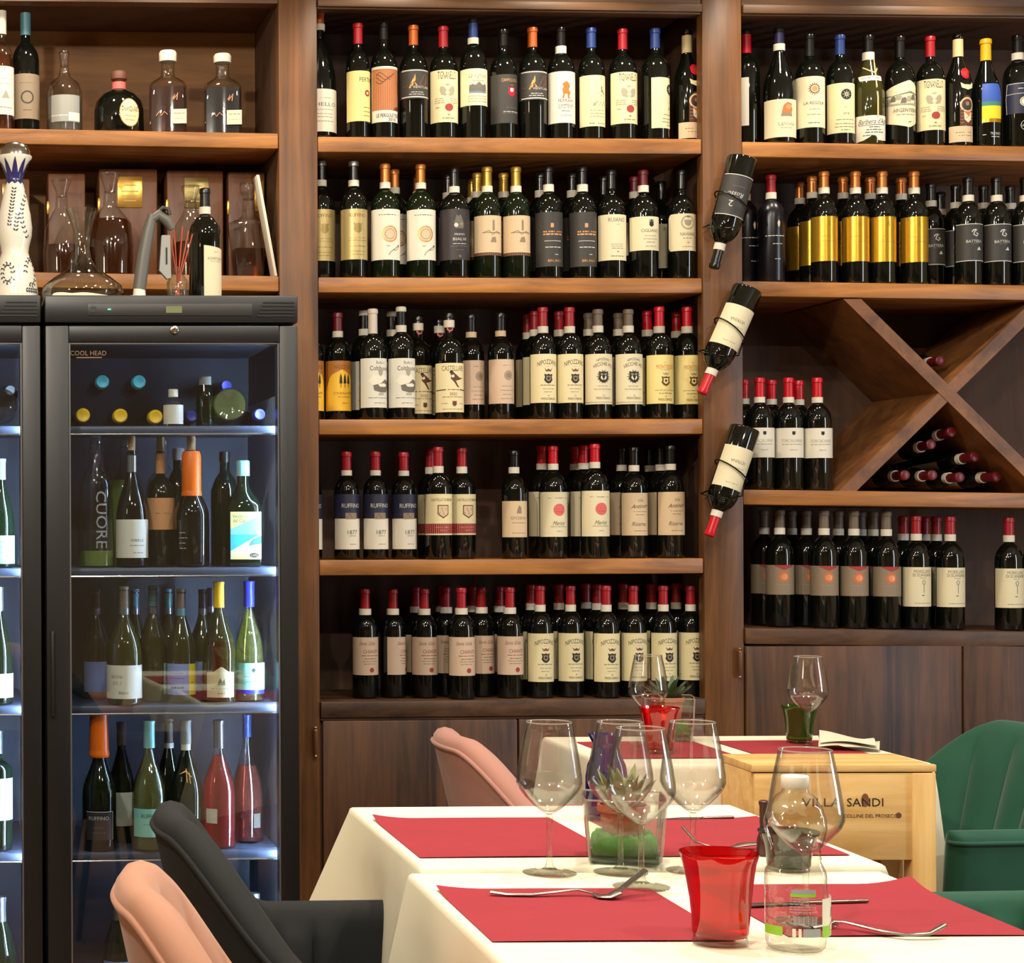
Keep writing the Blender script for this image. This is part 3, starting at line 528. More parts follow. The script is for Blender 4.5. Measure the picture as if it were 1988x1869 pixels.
# name: height, radius, neck radius, shoulder, neck start, shape, glass, capsule, capsule bottom, band (z0, z1, material), print
def B(h, R, cap, capb, band, pr, shape='b', glass='bottle_glass', zs=None, zn=None, rn=None, topcap=None):
    R *= .965
    return dict(h=h, R=R, cap=cap, capb=capb, band=band, pr=pr, sh=BDX if shape == 'b' else BGY, zs=zs or h*(.60 if shape == 'b' else .44), zn=zn or h*(.775 if shape == 'b' else .80),
                rn=rn or (8.2 if shape == 'b' else 8.6), glass=glass, topcap=topcap)
SP = 'seal_paper'
T = dict(
    hello=B(254, 33, 'orange_foil', 226, (214, 226, SP), hello, 'y', zs=112, zn=200), pert=B(228, 24, 'red_foil', 187, None, pert), perg=B(229, 27, 'black_foil', 196, None, perg),
    tig=B(222, 28, 'red_foil', 181, None, tig), scr=B(222, 28, 'orange_foil', 183, None, scr), vigh=B(238, 27, 'blue_foil', 199, (187, 199, SP), vigh, topcap='black_foil'),  # blue capsule's black top paints in the shade of the beam
    camp=B(216, 27, 'black_foil', 184, None, camp), lion=B(220, 27, 'black_foil', 183, (169, 183, SP), lion), bird=B(219, 26, 'blue_foil', 180, None, bird), sass=B(218, 27, 'blue_foil', 179, None, sass),
    gal=B(216, 26, 'beige_foil', 173, None, gal, 'y', zs=112, zn=172, topcap='dark_red_foil'), plain=B(225, 26, 'bright_red_foil', 179, None, plainl, topcap='black_foil'),  # black top of the red capsule: beam shade put into its colour
    viol=B(228, 31, 'navy_foil', 196, (183, 196, SP), viol, 'y', topcap='black_foil'), rego=B(215, 28, 'black_foil', 172, None, rego), barb=B(213, 30, 'black_foil', 180, (165, 180, SP), barb, 'y', 'olive_glass'),  # navy capsule's black top imitates the shadow under the beam
    arge=B(211, 28, 'black_foil', 170, None, arge), ukr=B(206, 28, 'yellow_foil', 165, None, ukr, 'y'), navl=B(211, 27, 'black_foil', 178, (165, 178, SP), navl),
    ruff=B(230, 27, 'black_foil', 193, (181, 193, SP), ruff, topcap='silver_foil'), ring=B(224, 29, 'copper_foil', 188, (176, 188, SP), ring26, glass='bottle_glass_green'), bial=B(216, 30, 'black_foil', 180, (168, 180, SP), bial),
    towr=B(218, 27, 'gold_foil', 181, (169, 181, SP), towr, glass='bottle_glass_green'), grey=B(218, 27, 'black_foil', 184, (170, 184, SP), grey31), ruia=B(212, 28, 'black_foil', 176, None, ruia),
    cigl=B(212, 29, 'dark_red_foil', 182, (169, 182, SP), cigl), navi=B(212, 27, 'black_foil', 176, None, navi), nav=B(216, 27, 'red_foil', 181, (168, 181, SP), nav36, glass='bottle_glass_satin'),
    gold=B(222, 26, 'copper_foil', 190, (178, 190, SP), gold), batt=B(211, 26, 'black_foil', 176, (164, 176, SP), batt),
    nozz=B(211, 26, 'dark_red_foil', 175, (163, 175, 'pale_seal'), nozz), colw=B(215, 27, 'white_foil', 167, None, colt), cold=B(219, 27, 'black_foil', 183, (170, 183, SP), colt, topcap='white_foil'),
    cast=B(206, 28, 'black_foil', 192, (178, 192, SP), cast), beig=B(210, 26, 'black_foil', 175, (164, 175, 'beige'), beig), nip=B(218, 26, 'red_foil', 181, (168, 181, SP), nip),
    vecc=B(214, 27, 'taupe_foil', 182, (169, 182, SP), vecc), mont=B(219, 27, 'bright_red_foil', 181, (168, 181, 'pale_seal'), mont),
    ruf=B(208, 25, 'red_foil', 172, (162, 172, SP), ruf2), cbra=B(217, 27, 'red_foil', 180, (167, 180, SP), cbra), sfor=B(210, 25, 'black_foil', 178, (166, 178, SP), sfor),
    disc=B(222, 28, 'bright_red_foil', 187, (175, 187, SP), disc68), anti=B(220, 27, 'black_foil', 184, (172, 184, SP), anti), chia=B(214, 26, 'red_foil', 175, (163, 175, SP), chia),
    torc=B(220, 28, 'bright_red_foil', 182, (171, 182, SP), torc), sun=B(230, 27, 'taupe_foil', 195, (182, 195, SP), sun87), more=B(222, 27, 'red_foil', 187, (174, 187, SP), more),
    hang1=B(216, 29, 'black_foil', 181, (168, 181, SP), hang_dark), hang2=B(216, 29, 'bright_red_foil', 178, (166, 178, SP), hangl('ivory')), lying=B(214, 20.5, 'dark_red_foil', 175, (163, 175, SP), beig),
    romi=B(212, 30, 'black_foil', 178, (165, 178, SP), lambda p: (p.patch(-6, 40, 5, 106, 'ivory', top=[(-6, 106), (40, 100)]), p.text('ROMITORIO', 18, 82, 5, 34, 'grey_ink'), p.dash(18, 77, 24, 'pale_grey_ink'), p.dash(18, 94, 10, 'pale_grey_ink'))),
)
CACHE = {}
def bottle_meshes(k):
    if k in CACHE: return CACHE[k]
    t = T[k]; s = U; pr = profile(t['h'], t['R'], t['rn'], t['zs'], t['zn'], t['sh']); out = []
    out.append(('glass_body', MB().lathe([(r*s, z*s) for r, z in pr], t['glass'], 36).mesh('glass_body', 60)))
    rn, h, cb = t['rn']*1.10, t['h'], t['capb']
    c = MB(); mid = h-11 if t['topcap'] else h
    q = [(rn*1.02, cb), (rn*.99, h-10), (rn*1.13, h-9), (rn*1.13, h-3), (rn*1.05, h-.6), (rn*.8, h+.6), (0, h+.6)]
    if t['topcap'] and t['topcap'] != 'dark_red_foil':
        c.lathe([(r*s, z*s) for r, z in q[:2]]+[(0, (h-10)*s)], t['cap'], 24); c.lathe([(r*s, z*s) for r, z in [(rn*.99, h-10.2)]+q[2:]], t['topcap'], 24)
    elif t['topcap']:
        c.lathe([(r*s, z*s) for r, z in q[:2]]+[(0, (h-10)*s)], t['cap'], 24); c.lathe([(r*s, z*s) for r, z in [(rn*.9, h-10.2), (rn*.9, h-2), (0, h-1)]], t['topcap'], 24)
    else: c.lathe([(r*s, z*s) for r, z in q], t['cap'], 24)
    out.append(('capsule', c.mesh('capsule', 45)))
    if t['band']:
        z0, z1, bm_ = t['band']; rb = max(rn*1.16, rad(pr, z0)+.7)
        b = MB().lathe([(rb*s, z0*s), (rb*s, z1*s), (rn*.9*s, (z1+.2)*s)], bm_, 24)
        out.append(('neck_seal', b.mesh('neck_seal', 45)))
    p = Print(pr, s); t['pr'](p); out += [(n, b.mesh(n, 60)) for n, b in p.parts if b.v]
    CACHE[k] = out; return out
def bottle(k, loc, label, rz=0, scale=1, group=None, cat='wine bottle', rot=None):
    o = thing('wine_bottle', label, cat, loc, rz, group); o.scale = (scale,)*3
    if rot is not None: o.rotation_euler = rot
    for n, me in bottle_meshes(k): put_mesh(n, me, o)
    return o
# ------------------------------------------------------------------ room shell
ZC = 3.0
XL, XR, YB, YF = -2.6, 4.6, -3.0, D+.44
struct('floor', MB().box(XL, XR, YB, YF, -.1, 0, 'floor_tile'))
struct('ceiling', MB().box(XL, XR, YB, YF, ZC, ZC+.1, 'ceiling_paint'))
struct('wall_back', MB().box(XL, XR, YF, YF+.12, 0, ZC, 'plaster'))
struct('wall_front', MB().box(XL, XR, YB-.12, YB, 0, ZC, 'plaster'))
struct('wall_left', MB().box(XL-.12, XL, YB, YF, 0, ZC, 'plaster'))
struct('wall_right', MB().box(XR, XR+.12, YB, YF, 0, ZC, 'plaster'))
# ------------------------------------------------------------------ wall shelving
def xw(px, py=700, Y=D): return W(px, py, Y).x
def zw(px, py, Y=D): return W(px, py, Y).z
DEP = .40
ZTOP = zw(990, 17)
xl0, xl1 = xw(541, 300), xw(618); xr0, xr1 = xw(1364.5), xw(1441.5)
XA, XB = xw(-420, 500), xw(2330, 500)
def board(mb, xa, xb, za, zb, th, mat='shelf_wood', y0=D, y1=D+DEP): # a shelf whose front top edge runs from za to zb
    mb.box(xa, xb, y0, y1, za-th, za, mat, .003, dz=zb-za)
TH = .043
RZ = {}            # top height of every shelf as a line through two points
def row(name, xa, za, xb, zb): RZ[name] = (xa, za, xb, zb)
def rz(name, x):
    xa, za, xb, zb = RZ[name]; return za+(zb-za)*(x-xa)/(xb-xa)
for i, y in enumerate((267.5, 539, 813.5, 1085.5, 1358.5)):
    z = zw(990, y); row('c%d' % (i+1), xl1, z, xr0, z)
def slope_row(n, x0, y0, x1, y1): a, b = W(x0, y0, D), W(x1, y1, D); row(n, a.x, a.z, b.x, b.z)
slope_row('r1', 1441, 275, 1988, 284); slope_row('r2', 1441, 545.5, 1988, 553.5); slope_row('r3', 1441, 950, 1988, 957); slope_row('r4', 1441, 1219, 1988, 1226)
slope_row('l1', 0, 249, 540, 259); slope_row('l2', 0, 527, 540, 536)
def unit(label, xa, xb, rows, zbot, extra=None, ztop=ZTOP+.35):
    o = thing('wine_shelving', label, 'shelving', ((xa+xb)/2, D, 0)); off = Vector((-(xa+xb)/2, -D, 0))
    def part(name, mb, sharp=35):
        mb.v = [tuple(Vector(v)+off) for v in mb.v]; return mb.obj(name, o, sharp)
    part('back_panel', MB().box(xa-(.12 if len(rows) == 4 else 0), xb-(.001 if len(rows) == 2 else 0)+(.12 if len(rows) == 4 else 0), D+DEP+(.0005 if len(rows) != 4 else .022), D+DEP+(.02 if len(rows) != 4 else .04), zbot, ztop, 'left_back_wood' if len(rows) == 2 else 'back_wood'))
    for r in rows:
        b = MB(); board(b, xa+.001, xb-.001, rz(r, xa), rz(r, xb), TH); part('shelf', b)
    return o, part
o, part = unit('dark wooden wine shelving bay filling the middle between two posts', xl1, xr0, ['c1', 'c2', 'c3', 'c4'], .5)
zt = zw(620, 17); ztb = zw(1366, 28)
part('back_rail', MB().box(xl1, xr0, D+DEP-.03, D+DEP-.001, zw(990, 64, D+DEP), zw(990, 44, D+DEP), 'back_wood', .003))
part('post', MB().box(xl0, xl1, D-.004, D+.04, 0, ZTOP+.35, 'post_wood', .004)); part('post', MB().box(xr0, xr1, D-.004, D+.04, 0, ZTOP+.35, 'post_wood', .004))
part('side_panel', MB().box(xl0+.0005, xl0+.018, D+.04, D+DEP, .5, ZTOP+.35, 'back_wood')); part('side_panel', MB().box(xr0+.042, xr0+.056, D+.04, D+DEP, .5, ZTOP+.35, 'back_wood'))
part('top_beam', MB().box(xl1+.001, xr0-.001, D, D+.045, zt, ZTOP+.35, 'beam_wood', .003, dz=ztb-zt).box(xl1+.001, xr0-.001, D-.012, D+.002, zt+.004, zt+.028, 'beam_wood', .004, dz=ztb-zt))
part('top_panel', MB().box(xl1, xr0, D+.045, D+DEP, zt+.035, zt+.055, 'back_wood', dz=ztb-zt))
o, part = unit('wine shelving bay at the right with a wooden cross compartment below two shelves', xr1, XB, ['r1', 'r2', 'r3'], .6)
zt2 = zw(1700, 33)
part('top_beam', MB().box(xr1+.001, XB, D, D+.045, zt2, ZTOP+.35, 'beam_wood', .003).box(xr1+.001, XB, D-.012, D+.002, zt2+.004, zt2+.03, 'beam_wood', .004))
part('top_panel', MB().box(xr1+.001, XB, D+.045, D+DEP, zt2+.01, zt2+.03, 'back_wood'))
part('back_rail', MB().box(xr1+.001, XB, D+DEP-.03, D+DEP-.001, zw(1700, 82, D+DEP), zw(1700, 60, D+DEP), 'beam_wood', .003))
# the crossed boards
zb_, zt_ = rz('r3', xw(1840)), rz('r2', xw(1840))-TH
def diag(pa, pb, w, y0, y1):
    a, b = W(*pa, D), W(*pb, D); d = Vector((b.x-a.x, 0, b.z-a.z)).normalized(); n = Vector((-d.z, 0, d.x))*w/2
    lo, hi = sorted((a, b), key=lambda q: q.z); dd = (hi-lo); 
    def at(z, s):
        p = lo + n*s; q = p + dd*((z-p.z)/dd.z); return (q.x, z)
    poly = [at(zb_, -1), at(zb_, 1), at(zt_, 1), at(zt_, -1)]
    return MB().prism(poly, y0, y1, 'diagonal_wood')
part('cross_board', diag((1655, 945), (2015, 592), .036, D+.004, D+DEP))
part('cross_board', diag((1650, 575), (2030, 948), .036, D+.002, D+DEP-.002))
o, part = unit('wooden spirit shelving bay at the left above the fridges', XA, xl0, ['l1', 'l2'], 0)
zt3 = zw(270, 4)
part('top_panel', MB().box(XA, xl0-.001, D, D+.05, zt3, ZTOP+.35, 'beam_wood').box(XA, xl0-.001, D+.05, D+DEP, zt3+.02, zt3+.05, 'back_wood'))
part('back_rail', MB().box(XA, xl0-.001, D+DEP-.03, D+DEP-.001, zw(270, 42, D+DEP), zw(270, -40, D+DEP), 'back_wood', .003))
# base cabinets
def cabinet(label, xa, xb, ra, edges, led_y, hinge=None):
    o = thing('base_cabinet', label, 'cabinet', ((xa+xb)/2, D, 0)); off = Vector((-(xa+xb)/2, -D, 0))
    def part(name, mb, par=None, sharp=35):
        mb.v = [tuple(Vector(v)+off) for v in mb.v]; return mb.obj(name, par or o, sharp)
    za, zb = rz(ra, xa), rz(ra, xb); zd = zw((edges[0]+edges[-1])/2, led_y)
    b = MB(); b.box(xa+.001, xb-.001, D-.012, D+DEP-.002, za-.045, za, 'ledge_wood', .003, dz=zb-za); part('ledge', b)
    part('body', MB().box(xa+.001, xb-.001, D+.0105, D+DEP-.002, 0.0, min(za, zb)-.046, 'back_wood')); part('rail', MB().box(xa+.001, xb-.001, D-.004, D+.0103, zd+.001, min(za, zb)-.046, 'ledge_wood'))
    for e0, e1 in zip(edges, edges[1:]):
        x0, x1 = xw(e0+1.5, 1450), xw(e1-1.5, 1450)
        d = part('door', MB().box(x0, x1, D-.012, D+.010, .09, zd, 'cabinet_wood', .004))
        if hinge:
            hx, hy = hinge; p = W(hx, hy, D-.015); h = MB(); h.lathe([(.003, -.042), (.006, -.04), (.004, -.036), (.006, -.033), (.0062, .033), (.004, .036), (.006, .04), (.003, .044)], 'hinge_metal', 12, (p.x, p.y, p.z))
            part('hinge', h, d); hinge = None
    return o
row('c5', xl1, rz('c5', 0), xr0, rz('c5', 0))
cabinet('dark wood base cabinet under the middle wine shelves', xl1, xr0, 'c5', (624, 1004, 1366), 1395, (613, 1440))
cabinet('dark wood base cabinet under the right wine shelves', xr1, XB, 'r4', (1445, 1866, 2290), 1251, (1437, 1287))
# ------------------------------------------------------------------ bottles on the shelves
def put(k, px, r, d, label, rot=0, group=None, ytop=None, ybot=None):
    """px: photo column of the bottle's axis; r: shelf; d: distance of the axis behind the shelf edge; ytop: photo row of its top"""
    Y = D+d; z0 = rz(r, W(px, 900, Y).x)
    p = W(px, (CY-(z0+.15-EYE)*F/5.45), Y); z0 = rz(r, p.x)
    sc = 1
    if ytop:
        h = W(px, ytop, Y).z - z0; sc = min(max(h/(T[k]['h']*U), .9), 1.08)
    return bottle(k, (p.x, Y, z0+(.0008 if r[0]!='c' else .0002)), label, math.radians(rot), sc, group)
FR = .05
A = 'top middle shelf'; G1 = 'wine bottles on the top middle shelf'
put('hello', 620, 'c1', .092, 'tall burgundy bottle with orange capsule half hidden by the left post', group=G1, ytop=20)
put('pert', 695, 'c1', FR, 'slim red-capped bottle with pale yellow label and small ring emblem, second on top middle shelf', 8, G1, 46)
put('perg', 745, 'c1', FR, 'black-capped bottle whose label carries a terracotta picture in a white border', 6, G1, 45)
put('scr', 803, 'c1', FR, 'orange-capped bottle with dark grey script label left of the first red-capped crest label', 0, G1, 50)
put('tig', 861, 'c1', FR, 'red-capped bottle with tall black condensed lettering, left one on top middle shelf', 2, G1, 52)
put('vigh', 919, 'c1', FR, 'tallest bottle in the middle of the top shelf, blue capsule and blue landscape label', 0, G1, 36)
put('camp', 977, 'c1', FR, 'dark bottle with charcoal label and small red and white crest', 4, G1, 58)
put('scr', 1034, 'c1', FR, 'orange-capped bottle with dark grey script label beside the white lion label', 0, G1, 54)
put('lion', 1089, 'c1', FR, 'bottle with white label showing a brown standing lion', 0, G1, 54)
put('bird', 1148, 'c1', FR, 'blue-capped bottle with cream label and small black bird mark', 6, G1, 55)
put('tig', 1209, 'c1', FR, 'red-capped bottle with tall black condensed lettering, right one on top middle shelf', 6, G1, 57)
put('sass', 1272, 'c1', FR, 'blue-capped bottle turned right so its black star disc is half hidden', 42, G1, 56)
put('gal', 1334, 'c1', .085, 'bottle with red wax seal and arched picture label against the right post', 0, G1, 60)
G2 = 'wine bottles on the top right shelf'
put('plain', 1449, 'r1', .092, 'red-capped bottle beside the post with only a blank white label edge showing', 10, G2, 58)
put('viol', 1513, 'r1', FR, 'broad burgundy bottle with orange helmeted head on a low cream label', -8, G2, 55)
put('rego', 1572, 'r1', FR, 'bottle with brown sun emblem and a red patch on its neck', -14, G2, 68)
put('sass', 1631, 'r1', FR, 'blue-capped bottle facing front with black star disc on cream label', -12, G2, 69)
put('barb', 1686, 'r1', FR, 'olive bottle with raffia string down its neck and handwritten white label', -12, G2, 70)
put('arge', 1747, 'r1', FR, 'black-capped bottle with house-shaped label and grey landscape drawing', -14, G2, 72)
put('tig', 1806, 'r1', FR, 'red-capped bottle with tall black condensed lettering on the top right shelf', -12, G2, 72)
put('gal', 1860, 'r1', FR, 'bottle with red wax seal and arched picture label on the top right shelf', -8, G2, 68)
put('ukr', 1914, 'r1', FR, 'yellow-capped bottle with blue and yellow label', -18, G2, 77)
put('navl', 1976, 'r1', FR, 'dark bottle with navy label and white round fork emblem at the photo edge', -16, G2, 70)
G3 = 'wine bottles on the second middle shelf'
put('ruff', 624, 'c2', .092, 'silver-topped bottle with gold-beige label half hidden by the left post', -5, G3, 313)
put('ruff', 687, 'c2', FR, 'silver-topped bottle with gold-beige label standing clear of the left post', 0, G3, 314)
put('ring', 748, 'c2', FR, 'left of two copper-capped bottles with a gold ring on white label', 0, G3, 319)
put('ring', 817, 'c2', FR, 'right of two copper-capped bottles with a gold ring on white label', 0, G3, 320)
put('bial', 882, 'c2', FR, 'bottle with dark plum label and silver emblem on the second middle shelf', 0, G3, 327)
put('towr', 946, 'c2', FR, 'left of two gold-capped bottles with beige tower label', 0, G3, 325)
put('towr', 1002, 'c2', FR, 'right of two gold-capped bottles with beige tower label', 0, G3, 325)
put('grey', 1065, 'c2', FR, 'left of two bottles with charcoal label and copper print', 0, G3, 325)
put('grey', 1131, 'c2', FR, 'right of two bottles with charcoal label and copper print', 0, G3, 325)
put('ruia', 1187, 'c2', FR, 'black-capped bottle with tall cream label lettered across its top', 0, G3, 331)
put('cigl', 1249, 'c2', FR, 'dark-red-capped bottle with short cream label and black crest', 0, G3, 331)
put('navi', 1323, 'c2', .055, 'bottle with corner-cut cream label and grey wreath beside the right post', 0, G3, 331)
put('ring', 766, 'c2', .14, 'copper-capped bottle hidden behind the left ring-label bottle', 0, G3)
put('ring', 812, 'c2', .20, 'dim copper-capped bottle behind and left of the right ring-label bottle', 0, G3)
put('bial', 870, 'c2', .15, 'dim bottle standing behind the dark plum label bottle', 0, G3)
put('towr', 927, 'c2', .14, 'gold-capped bottle just behind the left tower-label bottle', 0, G3)
put('towr', 917, 'c2', .235, 'gold-capped bottle farthest behind the left tower-label bottle', 0, G3)
put('towr', 978, 'c2', .14, 'gold-capped bottle behind the right tower-label bottle', 0, G3)
put('grey', 1049, 'c2', .14, 'bottle hidden behind the left charcoal-label bottle', 0, G3)
put('grey', 1111, 'c2', .14, 'bottle hidden behind the right charcoal-label bottle', 0, G3)
put('ruia', 1172, 'c2', .14, 'dark bottle hidden behind the tall cream label bottle', 0, G3)
put('cigl', 1232, 'c2', .14, 'dark bottle behind the dark-red-capped crest bottle', 0, G3)
put('ruia', 1284, 'c2', .21, 'bottle in the rear with a sliver of pale label beside the crest bottle', 20, G3)
G4 = 'wine bottles on the second right shelf'
put('nav', 1447, 'r2', .115, 'dark satin bottle beside the post, half hidden by the top hanging bottle', 0, G4)
put('nav', 1497, 'r2', FR, 'red-capped dark satin bottle left of the gold label bottles', -8, G4, 341)
for i, (x, w) in enumerate(((1600, 'leftmost of the four gold-label bottles in the front row'), (1661, 'second from left of the four gold-label bottles'), (1713, 'third from left of the four gold-label bottles'), (1775, 'rightmost of the four gold-label bottles'))):
    put('gold', x, 'r2', FR, w, (-14, -20, -10, -16)[i], G4, 334)
for x, d, w in ((1577, .14, 'copper-capped bottle behind the leftmost gold-label bottle'), (1553, .24, 'dim copper-capped bottle in the rear left of the gold-label bottles'), (1637, .14, 'copper-capped bottle behind the second gold-label bottle'),
                (1690, .14, 'copper-capped bottle behind the third gold-label bottle'), (1750, .14, 'copper-capped bottle behind the rightmost gold-label bottle')): put('gold', x, 'r2', d, w, -14, G4)
put('batt', 1880, 'r2', FR, 'first dark bottle with grey swirl label right of the gold label bottles', -12, G4, 345)
put('batt', 1935, 'r2', FR, 'second dark bottle with grey swirl label right of the gold label bottles', -12, G4, 345)
put('batt', 1991, 'r2', FR, 'dark bottle with grey swirl label cut by the photo edge', -12, G4, 345)
put('batt', 1808, 'r2', .13, 'dim grey-label bottle just right of and behind the rightmost gold-label bottle', -14, G4)
put('batt', 1826, 'r2', .27, 'farthest dim bottle between gold and grey label bottles', -14, G4)
put('batt', 1856, 'r2', .15, 'dim bottle behind the first grey swirl label bottle', -12, G4)
put('batt', 1910, 'r2', .15, 'dim bottle behind the second grey swirl label bottle', -12, G4)
put('batt', 1962, 'r2', .15, 'dim bottle behind the edge-cut grey swirl label bottle', -12, G4)
G5 = 'wine bottles on the third middle shelf'
put('nozz', 603, 'c3', .095, 'yellow label bottle almost wholly hidden behind the left post', 0, G5)
put('nozz', 656, 'c3', .10, 'yellow label bottle with dark red capsule on the third middle shelf', 6, G5)
put('colw', 724, 'c3', FR, 'white-capped bottle with grey landscape label', 8, G5, 600)
put('cold', 779, 'c3', FR, 'dark-necked bottle with white top and grey landscape label', 4, G5, 596)
put('cold', 707, 'c3', .15, 'dim bottle behind the white-capped landscape label bottle', 0, G5)
put('cold', 761, 'c3', .175, 'dim bottle behind the dark-necked landscape label bottle', 0, G5)
put('cast', 872, 'c3', FR, 'front bottle with brown bird label and rooster ring on its neck', 0, G5, 608)
put('cast', 812, 'c3', .12, 'rear bottle with brown bird label, half hidden by the landscape label', 8, G5)
put('cast', 853, 'c3', .19, 'dim bottle behind the front bird label bottle', 0, G5)
put('beig', 915, 'c3', .12, 'left of two dim bottles with plain beige seal label', 10, G5)
put('beig', 972, 'c3', .085, 'right of two dim bottles with plain beige seal label', 6, G5)
put('nip', 1054, 'c3', FR, 'left of two red-capped crest bottles on the third middle shelf', 0, G5, 597)
put('nip', 1106, 'c3', FR, 'right of two red-capped crest bottles on the third middle shelf', 0, G5, 597)
put('nip', 1039, 'c3', .135, 'red-capped bottle just behind the left crest bottle, third shelf', 0, G5)
put('nip', 1025, 'c3', .22, 'red-capped bottle farthest behind the left crest bottle, third shelf', 0, G5)
put('nip', 1086, 'c3', .14, 'red-capped bottle behind the right crest bottle, third shelf', 0, G5)
put('vecc', 1161, 'c3', FR, 'left of two grey-capped bottles with spiky crest and arched lettering', 0, G5, 601)
put('vecc', 1220, 'c3', FR, 'right of two grey-capped bottles with spiky crest and arched lettering', 0, G5, 601)
put('vecc', 1143, 'c3', .14, 'dim bottle behind the left spiky crest bottle', 0, G5)
put('vecc', 1201, 'c3', .14, 'dim bottle behind the right spiky crest bottle', 0, G5)
put('mont', 1280, 'c3', FR, 'left of two red-capped bottles with butter yellow label and orange lettering', 0, G5, 596)
put('mont', 1334, 'c3', .085, 'right of two red-capped bottles with butter yellow label, beside the post', 0, G5, 596)
put('mont', 1257, 'c3', .14, 'dim red-capped bottle behind the left butter yellow label bottle', 0, G5)
put('mont', 1314, 'c3', .18, 'dim red-capped bottle behind the right butter yellow label bottle', 0, G5)
G6 = 'wine bottles on the fourth middle shelf'
put('ruf', 601, 'c4', .09, 'white label bottle almost wholly hidden by the left post, fourth shelf', 0, G6)
put('ruf', 673, 'c4', .075, 'leftmost of three red-capped bottles with low white label below navy band', 4, G6, 877)
put('ruf', 729, 'c4', .075, 'middle of three red-capped bottles with low white label below navy band', 4, G6, 877)
put('ruf', 784, 'c4', .075, 'rightmost of three red-capped bottles with low white label below navy band', 6, G6, 878)
put('cbra', 851, 'c4', FR, 'left bottle with red-striped cream shield label and rooster ring', 0, G6, 868)
put('cbra', 897, 'c4', .10, 'right bottle with red-striped cream shield label, set slightly back', 6, G6)
put('cbra', 836, 'c4', .14, 'bottle hidden behind the left red-striped shield label bottle', 0, G6)
put('sfor', 998, 'c4', .07, 'dark-capped bottle with short beige label standing alone at mid shelf', 0, G6, 875)
put('disc', 1074, 'c4', .08, 'left bottle with coral disc on cream label', 0, G6, 866)
put('disc', 1155, 'c4', FR, 'right bottle with coral disc on cream label, nearest the shelf edge', 0, G6, 862)
put('disc', 1052, 'c4', .165, 'red-capped bottle behind the left coral disc bottle', 0, G6)
put('disc', 1133, 'c4', .135, 'red-capped bottle just behind the right coral disc bottle', 0, G6)
put('disc', 1117, 'c4', .22, 'red-capped bottle farthest behind the right coral disc bottle', 0, G6)
put('anti', 1231, 'c4', .08, 'left bottle with beige handwritten script label', 0, G6, 868)
put('anti', 1302, 'c4', .06, 'right bottle with beige handwritten script label near the right post', 0, G6, 865)
put('anti', 1207, 'c4', .165, 'dim bottle behind the left script label bottle', 0, G6)
put('anti', 1283, 'c4', .145, 'dim bottle just behind the right script label bottle', 0, G6)
put('anti', 1262, 'c4', .23, 'dim bottle farthest behind the right script label bottle', 0, G6)
G7 = 'wine bottles on the lowest middle shelf'
put('chia', 709, 'c5', .11, 'leftmost red-capped bottle on the lowest middle shelf', 0, G7, 1143)
put('chia', 763, 'c5', .12, 'second red-capped bottle on the lowest shelf with its label turned right', 45, G7, 1143)
put('chia', 824, 'c5', .10, 'third red-capped bottle with dim beige label on the lowest middle shelf', 0, G7, 1143)
put('chia', 896, 'c5', FR, 'brightest beige-label bottle with red dot, front of the lowest middle shelf', 0, G7, 1141)
put('chia', 935, 'c5', .125, 'grey-lit beige label bottle right behind the brightest red-dot bottle', 10, G7)
put('chia', 990, 'c5', .07, 'beige red-dot label bottle left of the row of crest bottles', 0, G7, 1140)
for x, d, w in ((808, .19, 'dim bottle behind the third beige label bottle, lowest shelf'), (866, .15, 'red-capped bottle close left of and behind the brightest beige-label bottle'), (857, .24, 'farthest red-capped bottle left of the brightest beige-label bottle'), (918, .21, 'dim red-capped bottle behind the grey-lit beige label bottle'), (970, .195, 'dim red-capped bottle behind the beige label bottle left of the crests')):
    put('chia', x, 'c5', d, w, 0, G7)
for x, d, w in ((1049, .07, 'first crest bottle from the left on the lowest middle shelf'), (1108, .08, 'second crest bottle from the left on the lowest middle shelf'), (1177, FR, 'third and foremost crest bottle on the lowest middle shelf'),
                (1230, .075, 'fourth crest bottle from the left on the lowest shelf, behind a wine glass'), (1288, .07, 'fifth crest bottle from the left on the lowest shelf, behind the succulent'), (1341, .09, 'last crest bottle on the lowest shelf beside the right post')):
    put('nip', x, 'c5', d, w, 0, G7, 1137)
for x, d, w in ((1031, .155, 'dim red-capped bottle behind the first crest bottle, lowest shelf'), (1085, .165, 'dim red-capped bottle behind the second crest bottle, lowest shelf'), (1160, .135, 'red-capped bottle behind the third crest bottle, lowest shelf'), (1138, .22, 'dim red-capped bottle between second and third crest bottles, lowest shelf'),
                (1211, .16, 'dim red-capped bottle behind the fourth crest bottle, lowest shelf'), (1265, .16, 'dim red-capped bottle behind the fifth crest bottle, lowest shelf'), (1313, .16, 'dim red-capped bottle behind the last crest bottle, lowest shelf')):
    put('nip', x, 'c5', d, w, 0, G7)
G8 = 'red-capped bottles beside the wooden cross'
for x, w in ((1475, 'leftmost white-label red-capped bottle beside the wooden cross, behind the hanging bottle'), (1531, 'middle white-label red-capped bottle beside the wooden cross'), (1587, 'rightmost white-label red-capped bottle beside the wooden cross')): put('torc', x, 'r3', .06, w, -12, G8, 734)
for x, w in ((1445, 'red-capped bottle behind the leftmost bottle beside the wooden cross'), (1498, 'red-capped bottle behind the middle bottle beside the wooden cross'), (1551, 'red-capped bottle behind the rightmost bottle beside the wooden cross')): put('torc', x, 'r3', .145, w, -12, G8)
G9 = 'wine bottles on the lowest right shelf'
